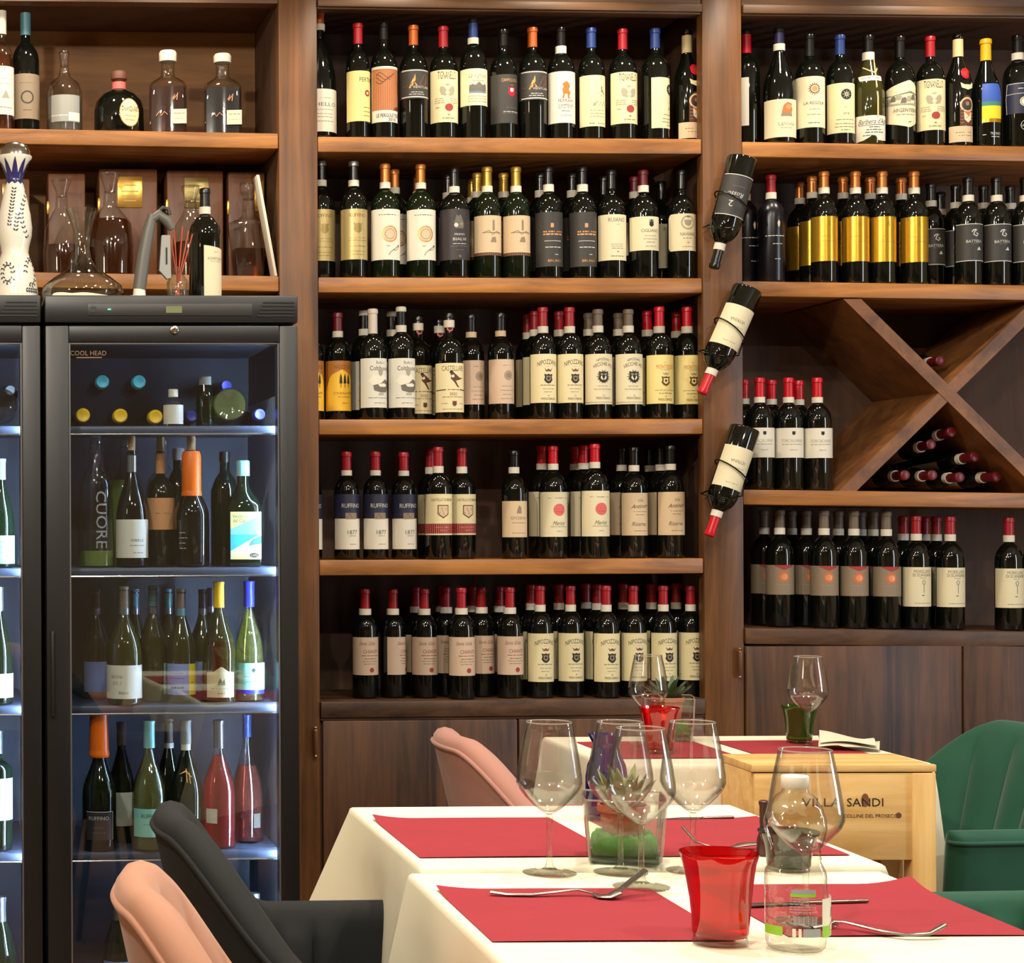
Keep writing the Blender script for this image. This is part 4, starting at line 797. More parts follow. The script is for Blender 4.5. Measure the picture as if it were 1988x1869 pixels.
for x, d, w in ((1600, .06, 'leftmost of three clear taupe-label bottles with orange sun, lowest right shelf'), (1658, .06, 'middle of three clear taupe-label bottles with orange sun'), (1721, .06, 'rightmost of three clear taupe-label bottles with orange sun, beside cream label'),
                (1514, .10, 'dim taupe-label bottle nearest the post showing its orange sun'), (1566, .155, 'dim taupe-label bottle half hidden left of the sun label trio'), (1484, .19, 'very dim bottle in the dark corner by the post, lowest right shelf'), (1537, .24, 'very dim bottle in the rear between two dim taupe labels'),
                (1628, .15, 'dim bottle behind the gap of the first two sun label bottles'), (1696, .15, 'dim bottle behind the rightmost sun label bottle'), (1672, .235, 'very dim bottle in the rear between middle and right sun labels')):
    put('sun', x, 'r4', d, w, -14, G9)
for x, d, w in ((1779, .06, 'left of two neighbouring red-capped cream label bottles, lowest right shelf'), (1845, .06, 'right of two neighbouring red-capped cream label bottles, lowest right shelf'), (1959, .06, 'red-capped cream label bottle standing apart near the right photo edge'), (2013, .06, 'cream label bottle of which only an edge shows at the photo border'),
                (1754, .15, 'dim red-capped bottle behind the left cream label bottle, lowest right shelf'), (1818, .15, 'dim red-capped bottle behind the right cream label bottle, lowest right shelf'), (1796, .235, 'very dim red-capped bottle in the rear between the cream label bottles')):
    put('more', x, 'r4', d, w, -12, G9)
# bottles lying in the cross, necks to the front
G10 = 'bottles lying in the wooden cross'
def lie(px, py, w, yaw=0, tilt=1):
    Y = D+.075; p = W(px, py, Y); h = T['lying']['h']*U
    a = math.radians(yaw); d = Vector((-math.sin(a), -math.cos(a), math.tan(math.radians(tilt)))).normalized()      # neck direction (towards the room)
    b = Vector(p) - d*h
    # rotate the upright bottle so that its z axis runs along d
    q = Vector((0, 0, 1)).rotation_difference(d)
    return bottle('lying', b, w, group=G10, rot=q.to_euler())
lie(1826, 700, 'bottle lying alone in the upper notch of the wooden cross')
lie(1848, 838, 'lying bottle at the peak of the pile under the cross', -4, 6)
lie(1808, 862, 'lying bottle in the middle of the pile, left of the peak', 0, 5)
lie(1893, 886, 'lying bottle in the middle of the pile, right of the peak', -5, 4)
lie(1758, 922, 'leftmost lying bottle of the bottom row under the cross')
lie(1811, 922, 'second lying bottle from the left in the bottom row under the cross')
lie(1864, 926, 'third lying bottle from the left in the bottom row under the cross')
lie(1936, 925, 'rightmost lying bottle of the bottom row under the cross', -8, 1)
# a box at the right edge inside the cross
# bottles hanging on the post in wire loops
G11 = 'bottles hanging on the right post'
def hang(k, b, c, w, wl, dy=.062):
    Y = D-dy; A_, B_ = W(*b, Y), W(*c, Y); d = (B_-A_); h = T[k]['h']*U; L = d.length
    q = Vector((0, 0, 1)).rotation_difference(d.normalized())
    o = bottle(k, A_, w, group=G11, rot=q.to_euler(), scale=L/h)
    s = L/h; n = d.normalized()
    wire = thing('wire_bottle_holder', wl, 'bottle holder', (0, 0, 0), group='wire loops on the right post')
    mid = A_ + n*(L*.40); R = T[k]['R']*U*s*1.15; pts = []
    ax = n.cross(Vector((0, 1, 0))).normalized(); ay = Vector((0, 1, 0))
    tilt = n*(R*.35)
    for i in range(29):
        a = 2*PI*i/28; pts.append(mid+ax*R*math.cos(a)*1.02+ay*R*math.sin(a)*1.02+tilt*math.cos(a))
    MB().tube(pts, .0022, 'black_metal', 6).obj('loop', wire)
    e = mid+ax*(-R)*1.0-tilt; post = Vector((xr0+.05, D-.006, mid.z-.02))
    low = A_+n*(L*.66); q2 = [mid+ax*R+tilt, mid+ax*R*.9+n*.06+Vector((0, -R*.5, 0)), low+ay*-.047, low-ax*.05+n*.004, low-ax*.05+ay*.03, Vector((post.x, D-.0075, low.z+.04))]
    MB().tube(q2, .0022, 'black_metal', 6).obj('hook', wire)
    MB().box(post.x-.012, post.x+.012, D-.008, D-.0045, low.z+.02, low.z+.07, 'black_metal', .001).obj('mounting_plate', wire)
hang('hang1', (1442, 306), (1386, 521), 'top hanging bottle on the post, black capsule and grey label', 'black wire loop holding the top hanging bottle')
hang('hang2', (1452, 560), (1363, 764), 'middle hanging bottle on the post, red capsule pointing down left', 'black wire loop holding the middle hanging bottle')
hang('hang2', (1447, 830), (1377, 1040), 'lowest hanging bottle on the post, red capsule and cream label', 'black wire loop holding the lowest hanging bottle')
# ------------------------------------------------------------------ display fridges
YFR = 4.464
FX0, FX1 = xw(89.5, 1200, YFR), xw(581, 1200, YFR)
FZ = zw(335, 573, YFR)
FW_ = FX1-FX0
SHY = (826, 1101, 1367, 1651, 1935)
SHZ = [zw(335, y, YFR+.075) for y in SHY]
def fridge(label, x0):
    o = thing('display_fridge', label, 'fridge', (x0+FW_/2, YFR, 0)); off = Vector((-(x0+FW_/2), -YFR, 0)); x1 = x0+FW_
    def part(name, mb, par=None, sharp=35, kind=None):
        mb.v = [tuple(Vector(v)+off) for v in mb.v]; return mb.obj(name, par or o, sharp)
    y0, y1 = YFR+.052, YFR+.60; zh = zw(335, 629, YFR)
    c = MB(); c.box(x0, x0+.028, y0, y1, .02, zh, 'fridge_black'); c.box(x1-.028, x1, y0, y1, .02, zh, 'fridge_black'); c.box(x0+.028, x1-.028, y1-.03, y1, .02, zh, 'fridge_inner')
    c.box(x0+.028, x1-.028, y0, y1-.03, .02, .09, 'fridge_inner'); c.box(x0+.028, x1-.028, y0, y1-.03, zh-.03, zh, 'fridge_inner'); part('cabinet', c)
    part('side_lining', MB().box(x1-.031, x1-.0285, y0+.03, y1-.031, .17, zh-.16, 'fridge_wall'))
    h = part('header', MB().box(x0, x1, YFR, y1, zh+.003, FZ, 'fridge_black', .004))
    def fx(px): return x0 + (xw(px, 600, YFR)-FX0)
    zc = (zh+FZ)/2
    part('control_panel', MB().box(fx(170), fx(490), YFR-.002, YFR+.001, zc-.014, zc+.014, 'dark_plastic', .001), h)
    part('display', MB().box(fx(322), fx(353), YFR-.0035, YFR-.0021, zc-.008, zc+.008, 'green_led_off'), h)
    part('indicator_light', MB().lathe([(.0001, 0), (.004, .0005), (.003, .002), (0, .0024)], 'green_led', 12, (fx(212), YFR-.0045, zc-.001)), h)
    part('button', MB().box(fx(176), fx(186), YFR-.0035, YFR-.0021, zc-.007, zc+.007, 'dark_plastic'), h)
    for k in range(5): part('vent_slot', MB().box(fx(500+k*3), fx(572), YFR-.0022, YFR-.0002, zc-.016+k*.008, zc-.013+k*.008, 'black_plastic'), h)
    # door: frame, gasket, pane, lock, handle, lettering
    zt, gx0, gx1, gt = zw(335, 632, YFR), x0+.056, x1-.044, zw(335, 664, YFR)
    d = MB(); zb = .10
    for a0, a1, b0, b1 in ((x0+.001, gx0, zb, zt), (gx1, x1-.001, zb, zt), (gx0, gx1, gt, zt), (gx0, gx1, zb, .17)): d.box(a0, a1, YFR, YFR+.045, b0, b1, 'fridge_black', .003)
    d = part('door', d)
    g = MB()
    for a0, a1, b0, b1 in ((gx0+.0005, gx0+.004, .1705, gt-.0005), (gx1-.004, gx1-.0005, .1705, gt-.0005), (gx0+.005, gx1-.005, gt-.004, gt-.0005)): g.box(a0, a1, YFR+.006, YFR+.044, b0, b1, 'silver_foil')
    part('gasket', g, d)
    part('glass_pane', MB().box(gx0+.004, gx1-.004, YFR+.016, YFR+.019, .171, gt-.004, 'pane_glass'), d)
    lk = Vector((fx(338), YFR-.003, zw(338, 640, YFR))); b = MB(); b.lathe([(.0095, 0), (.0095, .006), (.007, .0075), (.004, .0078), (.0035, .006), (0, .006)], 'chrome', 20)
    b.v = [(v[0]+lk.x, lk.y+.003-v[2], v[1]+lk.z) for v in b.v]; part('lock', b, d)
    part('handle', MB().box(x0+.011, x0+.018, YFR-.012, YFR+.0005, zw(100, 1390, YFR), zw(100, 1225, YFR), 'black_plastic', .002), d)
    lg = MB(); vs, fs, _ = text2d('COOL HEAD'); cx, cz = fx(172), zw(172, 684, YFR)
    lg.add([(cx+a*.085, YFR+.0152, cz+b*.011) for a, b in vs], fs, 'bronze_ink'); lg.box(cx-.028, cx+.032, YFR+.0150, YFR+.0156, cz-.012, cz-.0095, 'bronze_ink'); part('lettering', lg, d)
    for z in SHZ:
        s = MB(); s.box(x0+.030, x1-.036, YFR+.10, y1-.035, z-.006, z, 'fridge_shelf').box(x0+.030, x1-.036, YFR+.070, YFR+.102, z-.020, z-.0005, 'fridge_shelf', .006).tube([(x0+.032, YFR+.068, z-.021), (x1-.037, YFR+.068, z-.021)], .0025, 'chrome', 8)
        part('shelf', s)
    part('led_strip', MB().box(x1-.0350, x1-.0285, YFR+.0525, YFR+.060, .25, zw(335, 700, YFR), 'led'))
    return o
fridge('right black glass-door fridge with a green indicator light, in full view', FX0)
LX0 = xw(81.5, 1200, YFR)-FW_
fridge('left black glass-door fridge cut off by the photo edge', LX0)
# ------------------------------------------------------------------ bottles inside and above
UF = 1.244e-3
def vessel(name, label, cat, px, Y, zb, prof, mat, u=UF, parts=(), liquid=None, pr=None, seg=28, sq=None, group=None, rz_=0, open_top=False):
    p = W(px, (CY-(zb+.12-EYE)*F/Y), Y)
    o = thing(name, label, cat, (p.x, Y, zb+.0004), rz_, group)
    wob = None
    if sq:   # squared cross-section
        def wob(a, z): 
            c = max(abs(math.cos(a)), abs(math.sin(a))); return (1/c)**sq if z < sq_h*u else 1
    sq_h = prof[0][1] if not sq else [z for r, z in prof if r >= max(q for q, _ in prof)*.85][-1]
    pf = [(r*u, z*u) for r, z in prof]
    if open_top: pf += [(r*u-.0022, z*u) for r, z in reversed(prof) if z > 3]+[(0, 4*u)]
    MB().lathe(pf, mat, seg, wob=wob).obj('glass_body', o, 50)
    if liquid:
        lm, lv = liquid; q = [(max(r*u-.0032, .001), max(z*u, .004)) for r, z in prof if z < lv]; q += [(max(rad(prof, lv)*u-.0032, .001), lv*u), (0, lv*u)]
        MB().lathe(q, lm, seg, wob=wob).obj('liquid', o, 50)
    for n, q, m_ in parts: MB().lathe([(r*u, z*u) for r, z in q], m_, 24).obj(n, o, 45)
    if pr:
        fp = prof if not sq else prof
        P_ = Print([(0, -1)]+[fp[0], fp[0]]+list(fp) if False else fix(fp), u); pr(P_)
        for n, b in P_.parts:
            if b.v:
                if sq: b.v = [flatten(v, u*P_.p[2][0]) for v in b.v]
                b.obj(n, o, 60)
    return o
def flatten(v, R):
    # printed side of a squared bottle lies flat on its front face
    a = math.atan2(v[0], -v[1]); r = math.hypot(v[0], v[1]); return (max(min(a*R, R), -R), -r-.0008, v[2])
def fix(p):
    # the printer expects: base rim, foot, full radius, shoulder
    R = max(r for r, z in p[:4]); i = max(k for k, (r, z) in enumerate(p) if r >= R*.93)
    return [(R*.9, -.1), (R*.95, -.05), (R, 0), (R, p[i][1])]+list(p[i+1:])
def wp(R, h, st='y', rn=8, zs=None, zn=None):
    zs = zs or h*(.40 if st == 'y' else .58); zn = zn or h*(.78 if st == 'y' else .76)
    return profile(h, R, rn, zs, zn, BGY if st == 'y' else BDX)
def fwine(px, row_, d, h, R, glass, label, st='y', liq=None, cap=None, band=None, lab=None, grp=None, zs=None, zn=None, rn=8, rz_=0, cat='wine bottle'):
    pf = wp(R, h, st, rn, zs, zn); parts = []
    if cap: m_, c0, cr = cap; parts.append(('capsule', [(rn*cr, c0), (rn*cr*.97, h-6), (rn*cr*1.05, h-5), (rn*cr*1.05, h), (0, h+1)], m_))
    if band: m_, b0, b1 = band; rb = max(rn*1.2, rad(pf, b0)+.8); parts.append(('neck_seal', [(rb, b0), (rb, b1), (rn*.9, b1+.2)], m_))
    return vessel('wine_bottle', label, cat, px, YFR+d, SHZ[row_], pf, glass, UF, parts, liq, lab, group=grp, rz_=math.radians(rz_))
FG = 'bottles in the right fridge'
def cork(rn, h): return ('cork', [(rn*.9, h-2), (rn*.95, h+24), (rn*.8, h+26), (0, h+26)], 'cork')
# second shelf
vessel('decanter_bottle', 'clear embossed bottle with green liquid at its bottom, far left in the right fridge', 'bottle', 187, YFR+.13, SHZ[1], [(34, 0), (36, 3), (34, 90), (31, 160), (24, 182), (15, 200), (12, 240)], 'clear_glass', UF, [('stopper', [(10, 238), (11, 256), (8, 258), (0, 258)], 'clear_glass')], ('lime_liquid', 32), lambda p: p.vtext('CUORE', 8, 92, 22, 110, 'light_plastic'), group=FG)
fwine(256, 1, .12, 226, 31, 'bottle_glass', 'dark corked bottle with silver neck foil and wide white label, right fridge', zs=88, zn=190, lab=lambda p: (lb(18, 92, 'white_paper', 84)(p), p.text('GIBELE', 8, 52, 5, 26, 'black_ink'), p.dash(8, 42, 30, 'grey_ink'), p.dash(10, 28, 20, 'grey_ink')), grp=FG).name
o = bpy.data.objects['wine_bottle.%03d' % (len([x for x in bpy.data.objects if x.name.startswith('wine_bottle')])-1)]
def addp(o, name, prof, mat, u=UF, seg=24): return MB().lathe([(r*u, z*u) for r, z in prof], mat, seg).obj(name, o, 45)
addp(o, 'neck_foil', [(9.6, 184), (9.8, 216), (8, 217)], 'silver_foil'); addp(o, 'cork', cork(8, 228)[1], 'cork')
o = fwine(312, 1, .17, 226, 28, 'bottle_glass_green', 'corked bottle with peach neck foil and peach label in the right fridge', 'b', zs=128, zn=178, lab=lambda p: (lb(72, 134, 'peach_paper', 80)(p), p.dash(4, 104, 34, 'brown_ink')), grp=FG)
addp(o, 'neck_foil', [(9.8, 182), (9.8, 222), (8, 223)], 'peach_paper'); addp(o, 'cork', cork(8, 228)[1], 'cork')
o = fwine(372, 1, .125, 226, 34, 'bottle_glass', 'dark bottle wearing an orange pourer sleeve below its cork', zs=96, zn=156, rn=12, lab=lambda p: (p.dash(-22, 66, 16, 'silver_ink'), p.dash(-22, 56, 18, 'silver_ink'), p.dash(-22, 46, 16, 'silver_ink'), p.dash(-22, 36, 14, 'silver_ink')), grp=FG)
addp(o, 'pourer_sleeve', [(18, 130), (20, 134), (20, 144), (18.5, 148), (19, 150), (19, 216), (16, 224), (12, 225)], 'orange_plastic'); addp(o, 'cork', cork(9, 228)[1], 'cork')
for px, d, nm in ((243, .30, 'left lime green liqueur decanter in the rear of the fridge'), (318, .31, 'right lime green liqueur decanter in the rear of the fridge')):
    vessel('decanter_bottle', nm, 'bottle', px, YFR+d, SHZ[1], [(34, 0), (36, 3), (36, 150), (30, 176), (16, 192), (10, 205), (10, 240)], 'clear_glass', UF, [('stopper', [(9, 238), (10, 252), (0, 253)], 'clear_glass')], ('lime_liquid', 172), group=FG)
vessel('spirit_bottle', 'green bottle with pale ribbed cap behind the orange pourer sleeve', 'bottle', 347, YFR+.24, SHZ[1], [(24, 0), (26, 3), (26, 150), (20, 175), (11, 192), (10, 216)], 'dark_green_glass', UF, [('cap', [(12, 210), (12, 232), (10, 234), (0, 234)], 'seal_paper')], ('straw_liquid', 120), group=FG)
def capo(p):
    p.patch(-30, 30, 14, 106, 'butter'); p.poly([(-30, 62), (-30, 72), (30, 100), (30, 58), (0, 60)], 'aqua_foil').poly([(-30, 62), (30, 62), (6, 40), (-10, 34), (-30, 30)], 'turquoise').poly([(-30, 30), (30, 64), (30, 44), (-30, 14)], 'cream').poly([(4, 40), (12, 52), (24, 58), (30, 60), (30, 44)], 'sea_green')
    p.text('Vecchio Amaro', -4, 98, 7, 44, 'green_ink').text('del Capo', -10, 89, 7, 30, 'green_ink').disc(16, 22, 9, 'dark_plum', ry=4.5).text('CAPO', 16, 22, 4, 13, 'cream')
vessel('spirit_bottle', 'square green bottle with bright sea-view label at the right of the fridge', 'bottle', 472, YFR+.13, SHZ[1], [(31, 0), (33, 3), (33, 118), (29, 130), (16, 146), (11, 160), (11, 196)], 'dark_green_glass', UF, [('cap', [(13, 176), (13, 204), (11, 206), (0, 206)], 'aqua_foil')], ('straw_liquid', 100), capo, sq=.75, seg=32, group=FG)
vessel('spirit_bottle', 'tall green bottle behind the bright sea-view label bottle', 'bottle', 437, YFR+.22, SHZ[1], [(26, 0), (28, 3), (28, 150), (20, 172), (10, 186), (9, 222)], 'dark_green_glass', UF, [('cap', [(11, 206), (11, 226), (0, 227)], 'black_plastic')], None, group=FG)
# top shelf: bottles lying with their caps to the front
def lyingcap(px, py, rcap, mat, label, R=16, d=.09, glass='bottle_glass', x0=None, grp='bottles lying on the top shelf of the right fridge'):
    p = W(px, py, YFR+d); o = thing('lying_bottle', label, 'bottle', p, 0, grp); h = 230
    o.rotation_euler = (PI/2, 0, 0)     # its neck points out of the fridge
    pf = [(r*UF, (z-h)*UF) for r, z in wp(R, h, 'y', rcap*.8)]
    MB().lathe(pf, glass, 28).obj('glass_body', o, 50)
    MB().lathe([(rcap*UF, -30*UF), (rcap*UF, -2*UF), (rcap*.85*UF, 1.2*UF), (rcap*.62*UF, 1.2*UF), (rcap*.56*UF, .6*UF), (0, .6*UF)], mat, 24).obj('cap', o, 45); return o
lyingcap(161, 806, 14, 'yellow_plastic', 'left bottle with yellow cap lying on the top fridge shelf'); lyingcap(234, 807, 14, 'yellow_plastic', 'middle bottle with yellow cap lying on the top fridge shelf'); lyingcap(302, 809, 14, 'yellow_plastic', 'right bottle with yellow cap lying on the top fridge shelf')
lyingcap(199, 741, 13, 'cyan_plastic', 'left bottle with light blue cap lying on the yellow-capped ones'); lyingcap(270, 741, 13, 'cyan_plastic', 'right bottle with light blue cap lying on the yellow-capped ones')
lyingcap(373, 808, 11, 'violet_plastic', 'bottle with violet cap lying between the small white-label bottle and the tall green one', 16.5, .16); lyingcap(439, 748, 11, 'violet_plastic', 'bottle with violet cap lying highest above the round bottle base', 17, .24); lyingcap(504, 804, 11, 'violet_plastic', 'bottle with violet cap lying at the far right of the top fridge shelf', 17, .12)
vessel('small_bottle', 'small clear bottle with white label on the top fridge shelf', 'bottle', 336, YFR+.10, SHZ[0], [(18, 0), (19, 2), (19, 46), (15, 52), (9, 55), (8, 66)], 'clear_glass', UF, [('cap', [(9.5, 56), (9.5, 70), (8, 71), (0, 71)], 'seal_paper')], ('water_liquid', 42), lambda p: lb(3, 40, 'white_paper', 84)(p), group=FG)
vessel('spirit_bottle', 'tall clear green bottle standing on the top fridge shelf', 'bottle', 398, YFR+.15, SHZ[0], [(17, 0), (18, 3), (18, 50), (14, 70), (11, 86)], 'dark_green_glass', UF, [('cap', [(12, 82), (12, 98), (10, 99), (0, 99)], 'light_plastic')], ('lime_liquid', 40), group=FG)
p = W(447, 785, YFR+.10); o = thing('lying_bottle', 'clear bottle lying with its round dimpled base to the front', 'bottle', p, 0, 'bottles lying on the top shelf of the right fridge'); o.rotation_euler = (-PI/2, 0, 0)
MB().lathe([(r*UF, z*UF) for r, z in [(0, 9), (12, 8), (24, 2), (29, 0), (33, 3), (33, 120), (20, 160), (10, 190), (10, 235)]], 'clear_glass', 32).obj('glass_body', o, 50)
MB().lathe([(r*UF, z*UF) for r, z in [(0, 11), (12, 10), (25, 5), (30, 5), (30, 118), (0, 119)]], 'straw_liquid', 32).obj('liquid', o, 50)
# third shelf
fwine(241, 2, .10, 226, 34, 'olive_glass', 'dark bottle with large squarish white label on the third fridge shelf', cap=('taupe_foil', 184, 1.12), band=('silver_foil', 172, 184), lab=lambda p: (lb(12, 76, 'white_paper', 88)(p), p.text('BIONI', -18, 54, 6, 22, 'grey_ink'), p.text('20.1', -18, 42, 7, 18, 'pale_grey_ink'), p.text('Bianco', -4, 24, 6, 18, 'grey_ink')), grp=FG, zs=95)
fwine(297, 2, .16, 226, 28, 'olive_glass', 'bottle with pale blue capsule and bright painted streak on the third fridge shelf', cap=('teal_foil', 186, 1.1), band=('silver_foil', 172, 184), lab=lambda p: p.patch(20, 44, 16, 76, 'teal_paper'), grp=FG, zs=95)  # pale side patch paints the LED's streak on the glass
fwine(352, 2, .13, 220, 28, 'olive_glass', 'bottle with blue and yellow back label on the third fridge shelf', cap=('taupe_foil', 180, 1.1), band=('teal_foil', 168, 182), lab=lambda p: (p.patch(-40, 12, 16, 76, 'blue_paper'), p.patch(12, 36, 16, 76, 'lemon'), p.dash(-12, 58, 30, 'grey_ink'), p.dash(-12, 48, 30, 'grey_ink'), p.dash(-12, 30, 26, 'black_ink', 4), p.dash(22, 40, 12, 'grey_ink')), grp=FG, zs=95)
fwine(425, 2, .11, 234, 32, 'olive_glass', 'yellow-capped bottle on the third fridge shelf', cap=('yellow_plastic', 184, 1.35), lab=lambda p: (p.patch(-30, 30, 12, 70, 'cream', top=[(-30, 60), (-14, 62), (0, 72), (14, 62), (30, 60)]), p.poly([(-8, 0), (8, 0), (6, 12), (2, 6), (-2, 14), (-6, 6)], 'green_ink', 0, 36), p.dash(0, 29, 40, 'grey_ink'), p.dash(0, 20, 14, 'grey_ink')), grp=FG, zs=92)
fwine(484, 2, .14, 234, 29, 'clear_glass', 'royal-blue-capped clear bottle with teal label on the third fridge shelf', liq=('straw_liquid', 178), cap=('royal_foil', 184, 1.3), lab=lambda p: (lb(24, 76, 'teal_paper', 76)(p), p.patch(-34, 34, 16, 24, 'royal_foil'), p.poly([(-5, 0), (0, 5), (5, 0), (0, -5)], 'black_ink', 4, 62), p.dash(4, 50, 36, 'grey_ink'), p.dash(4, 40, 26, 'grey_ink')), grp=FG, zs=92)
for px, d, nm, c in ((186, .26, 'dim bottle at the left rear of the third fridge shelf', 'taupe_foil'), (262, .27, 'dim bottle behind the large squarish white label', 'teal_foil'), (327, .29, 'dim bottle behind the blue and yellow back label', 'teal_foil'), (394, .24, 'left dim clear-necked bottle behind the yellow-capped one', 'navy_foil'), (411, .36, 'right dim clear-necked bottle behind the yellow-capped one', 'navy_foil')):
    fwine(px, 2, d, 216, 28, 'olive_glass', nm, cap=(c, 178, 1.1), band=('silver_foil', 166, 178), lab=lambda p: lb(14, 74, 'blue_paper', 60)(p), grp=FG, zs=92)
# fourth shelf
o = fwine(193, 3, .11, 190, 33, 'bottle_glass_green', 'dark bottle under an orange sleeve on the fourth fridge shelf', zs=104, zn=176, rn=12, lab=lambda p: (p.patch(-30, 26, 22, 76, 'dark_plum'), p.line([(-30, 76), (26, 76), (26, 22)], 1.2, 'silver_ink'), p.text('RUFFINO', -4, 64, 7, 40, 'silver_ink'), p.dash(-4, 46, 24, 'grey_ink'), p.dash(-4, 36, 26, 'grey_ink')), grp=FG)
addp(o, 'pourer_sleeve', [(19, 178), (21, 182), (20, 186), (19, 192), (19, 190), (18, 252), (18, 262), (0, 262)], 'orange_plastic')
fwine(236, 3, .22, 236, 28, 'bottle_glass_green', 'dark bottle with pale label behind the lower orange sleeve', cap=('light_plastic', 190, 1.2), lab=lambda p: lb(34, 100, 'grey_paper', 60)(p), grp=FG)
fwine(290, 3, .10, 248, 34, 'clear_glass', 'pale white wine bottle with aqua screw cap and aqua label', liq=('straw_liquid', 196), cap=('aqua_foil', 196, 1.4), lab=lambda p: (lb(28, 82, 'teal_paper', 66)(p), p.text('RUFFINO', -2, 68, 8, 34, 'black_ink'), p.dash(-2, 52, 26, 'grey_ink')), grp=FG)
fwine(361, 3, .11, 248, 32, 'bottle_glass_green', 'dark bottle with grey capsule, white band and small gold mark', cap=('light_plastic', 202, 1.35), band=('seal_paper', 190, 203), lab=lambda p: (p.new('gold_mark').line([(-14, 146), (-2, 152), (8, 140)], 2, 'gold_ink').line([(-2, 156), (-1, 130)], 2, 'gold_ink').line([(4, 148), (6, 128)], 2, 'gold_ink')), grp=FG)
fwine(328, 3, .24, 240, 29, 'bottle_glass_green', 'dim bottle with white band behind the gold mark bottle', cap=('taupe_foil', 192, 1.1), band=('seal_paper', 182, 192), grp=FG)
fwine(425, 3, .12, 246, 33, 'clear_glass', 'rose wine bottle with silver capsule, redder of the two', liq=('rose_liquid', 178), cap=('silver_foil', 192, 1.3), lab=lambda p: p.patch(-32, -8, 50, 78, 'white_paper'), grp=FG)
fwine(480, 3, .20, 250, 32, 'clear_glass', 'pale rose wine bottle with slim blue capsule, at the fridge right', liq=('pale_rose_liquid', 150), cap=('blue_foil', 206, 1.1), lab=lambda p: p.patch(8, 24, 30, 58, 'grey_ink'), grp=FG, zs=80)
# lowest visible shelf
for px, nm in ((230, 'green silver-topped bottle behind the pink chair on the lowest fridge shelf'), (307, 'silver-topped bottle between the two left chairs on the lowest fridge shelf'), (492, 'silver-topped bottle at the right of the lowest fridge shelf')):
    p = W(px, 1690, YFR+.12); fz = p.z
    o = vessel('wine_bottle', nm, 'wine bottle', px, YFR+.12, SHZ[4], [(26, 0), (28, 3), (28, 70), (18, 110), (10, 130), (9, 168)], 'dark_green_glass', UF*1.12, [('capsule', [(11, 120), (10.5, 160), (11.5, 162), (11.5, 170), (0, 171)], 'silver_foil')], ('straw_liquid', 60), lambda p: lb(14, 60, 'blue_paper', 70)(p), group=FG)
# left fridge: what shows beside its door frame
LG = 'bottles in the left fridge'
p = W(3, 786, YFR+.10); o = thing('lying_bottle', 'bottle lying base to the front in the left fridge', 'bottle', p, 0, LG); o.rotation_euler = (-PI/2, 0, 0)
MB().lathe([(r*UF, z*UF) for r, z in [(0, 9), (12, 8), (24, 2), (28, 0), (32, 3), (32, 120), (20, 160), (10, 190), (10, 235)]], 'clear_glass', 32).obj('glass_body', o, 50)
lyingcap(20, 757, 10, 'light_plastic', 'grey-capped bottle lying above the round base in the left fridge', 20, .25, grp=LG)
fwine(2, 1, .12, 210, 26, 'dark_green_glass', 'green bottle with pale aqua label in the left fridge', liq=('straw_liquid', 120), cap=('aqua_foil', 170, 1.2), lab=lambda p: (lb(8, 62, 'teal_paper', 80)(p), p.dash(8, 50, 20, 'black_ink'), p.dash(8, 40, 24, 'grey_ink'), p.dash(8, 30, 24, 'grey_ink')), grp=LG)
fwine(-2, 2, .12, 226, 27, 'bottle_glass_green', 'dark bottle with white label on the third shelf of the left fridge', cap=('silver_foil', 180, 1.2), lab=lambda p: lb(14, 60, 'white_paper', 84)(p), grp=LG)
fwine(-4, 3, .12, 230, 28, 'dark_green_glass', 'green bottle with aqua label on the fourth shelf of the left fridge', cap=('silver_foil', 186, 1.2), lab=lambda p: (lb(60, 140, 'teal_paper', 84)(p), p.dash(10, 120, 20, 'grey_ink'), p.dash(10, 100, 20, 'grey_ink')), grp=LG, st='b', zs=150)
vessel('wine_bottle', 'green bottle with silver foil on the lowest shelf of the left fridge', 'wine bottle', 0, YFR+.12, SHZ[4], [(26, 0), (28, 3), (28, 70), (18, 110), (10, 130), (9, 168)], 'dark_green_glass', UF*1.12, [('capsule', [(11, 120), (10.5, 160), (11.5, 162), (11.5, 170), (0, 171)], 'silver_foil')], ('straw_liquid', 60), group=LG)
# ------------------------------------------------------------------ spirits on the left shelves
UL = 1.45e-3
SG = 'spirit bottles on the upper left shelf'
def spirit(label, px, d, r, prof, mat, **k): return vessel('spirit_bottle', label, 'bottle', px, D+d, rz(r, xw(px, 400))+.0008, prof, mat, UL, group=k.pop('group', SG), **k)
spirit('amber bottle with white cap and tall white label at the left photo edge', 3, .06, 'l1', wp(24, 236, 'b', 8, 132, 178), 'clear_glass', parts=[('cap', [(10, 190), (10, 236), (0, 237)], 'seal_paper')], liquid=('amber_liquid', 150), pr=lambda p: (lb(30, 124, 'white_paper', 84)(p), p.dash(8, 100, 26, 'grey_ink'), p.dash(8, 90, 22, 'pale_grey_ink'), p.poly([(-8, 0), (8, 0), (0, 16)], 'pale_grey_ink', 8, 62), p.dash(8, 44, 26, 'grey_ink')))
spirit('dark wine bottle with teal capsule and grey ring label, upper left shelf', 50, .10, 'l1', wp(27, 240, 'b', 9, 140, 182), 'bottle_glass', parts=[('cap', [(10.5, 196), (10.5, 240), (0, 241)], 'teal_foil')], pr=lambda p: (lb(28, 116, 'taupe', 84)(p), p.ring(2, 70, 10, 13, 'charcoal'), p.dash(2, 98, 30, 'grey_ink'), p.dash(2, 45, 16, 'charcoal')))
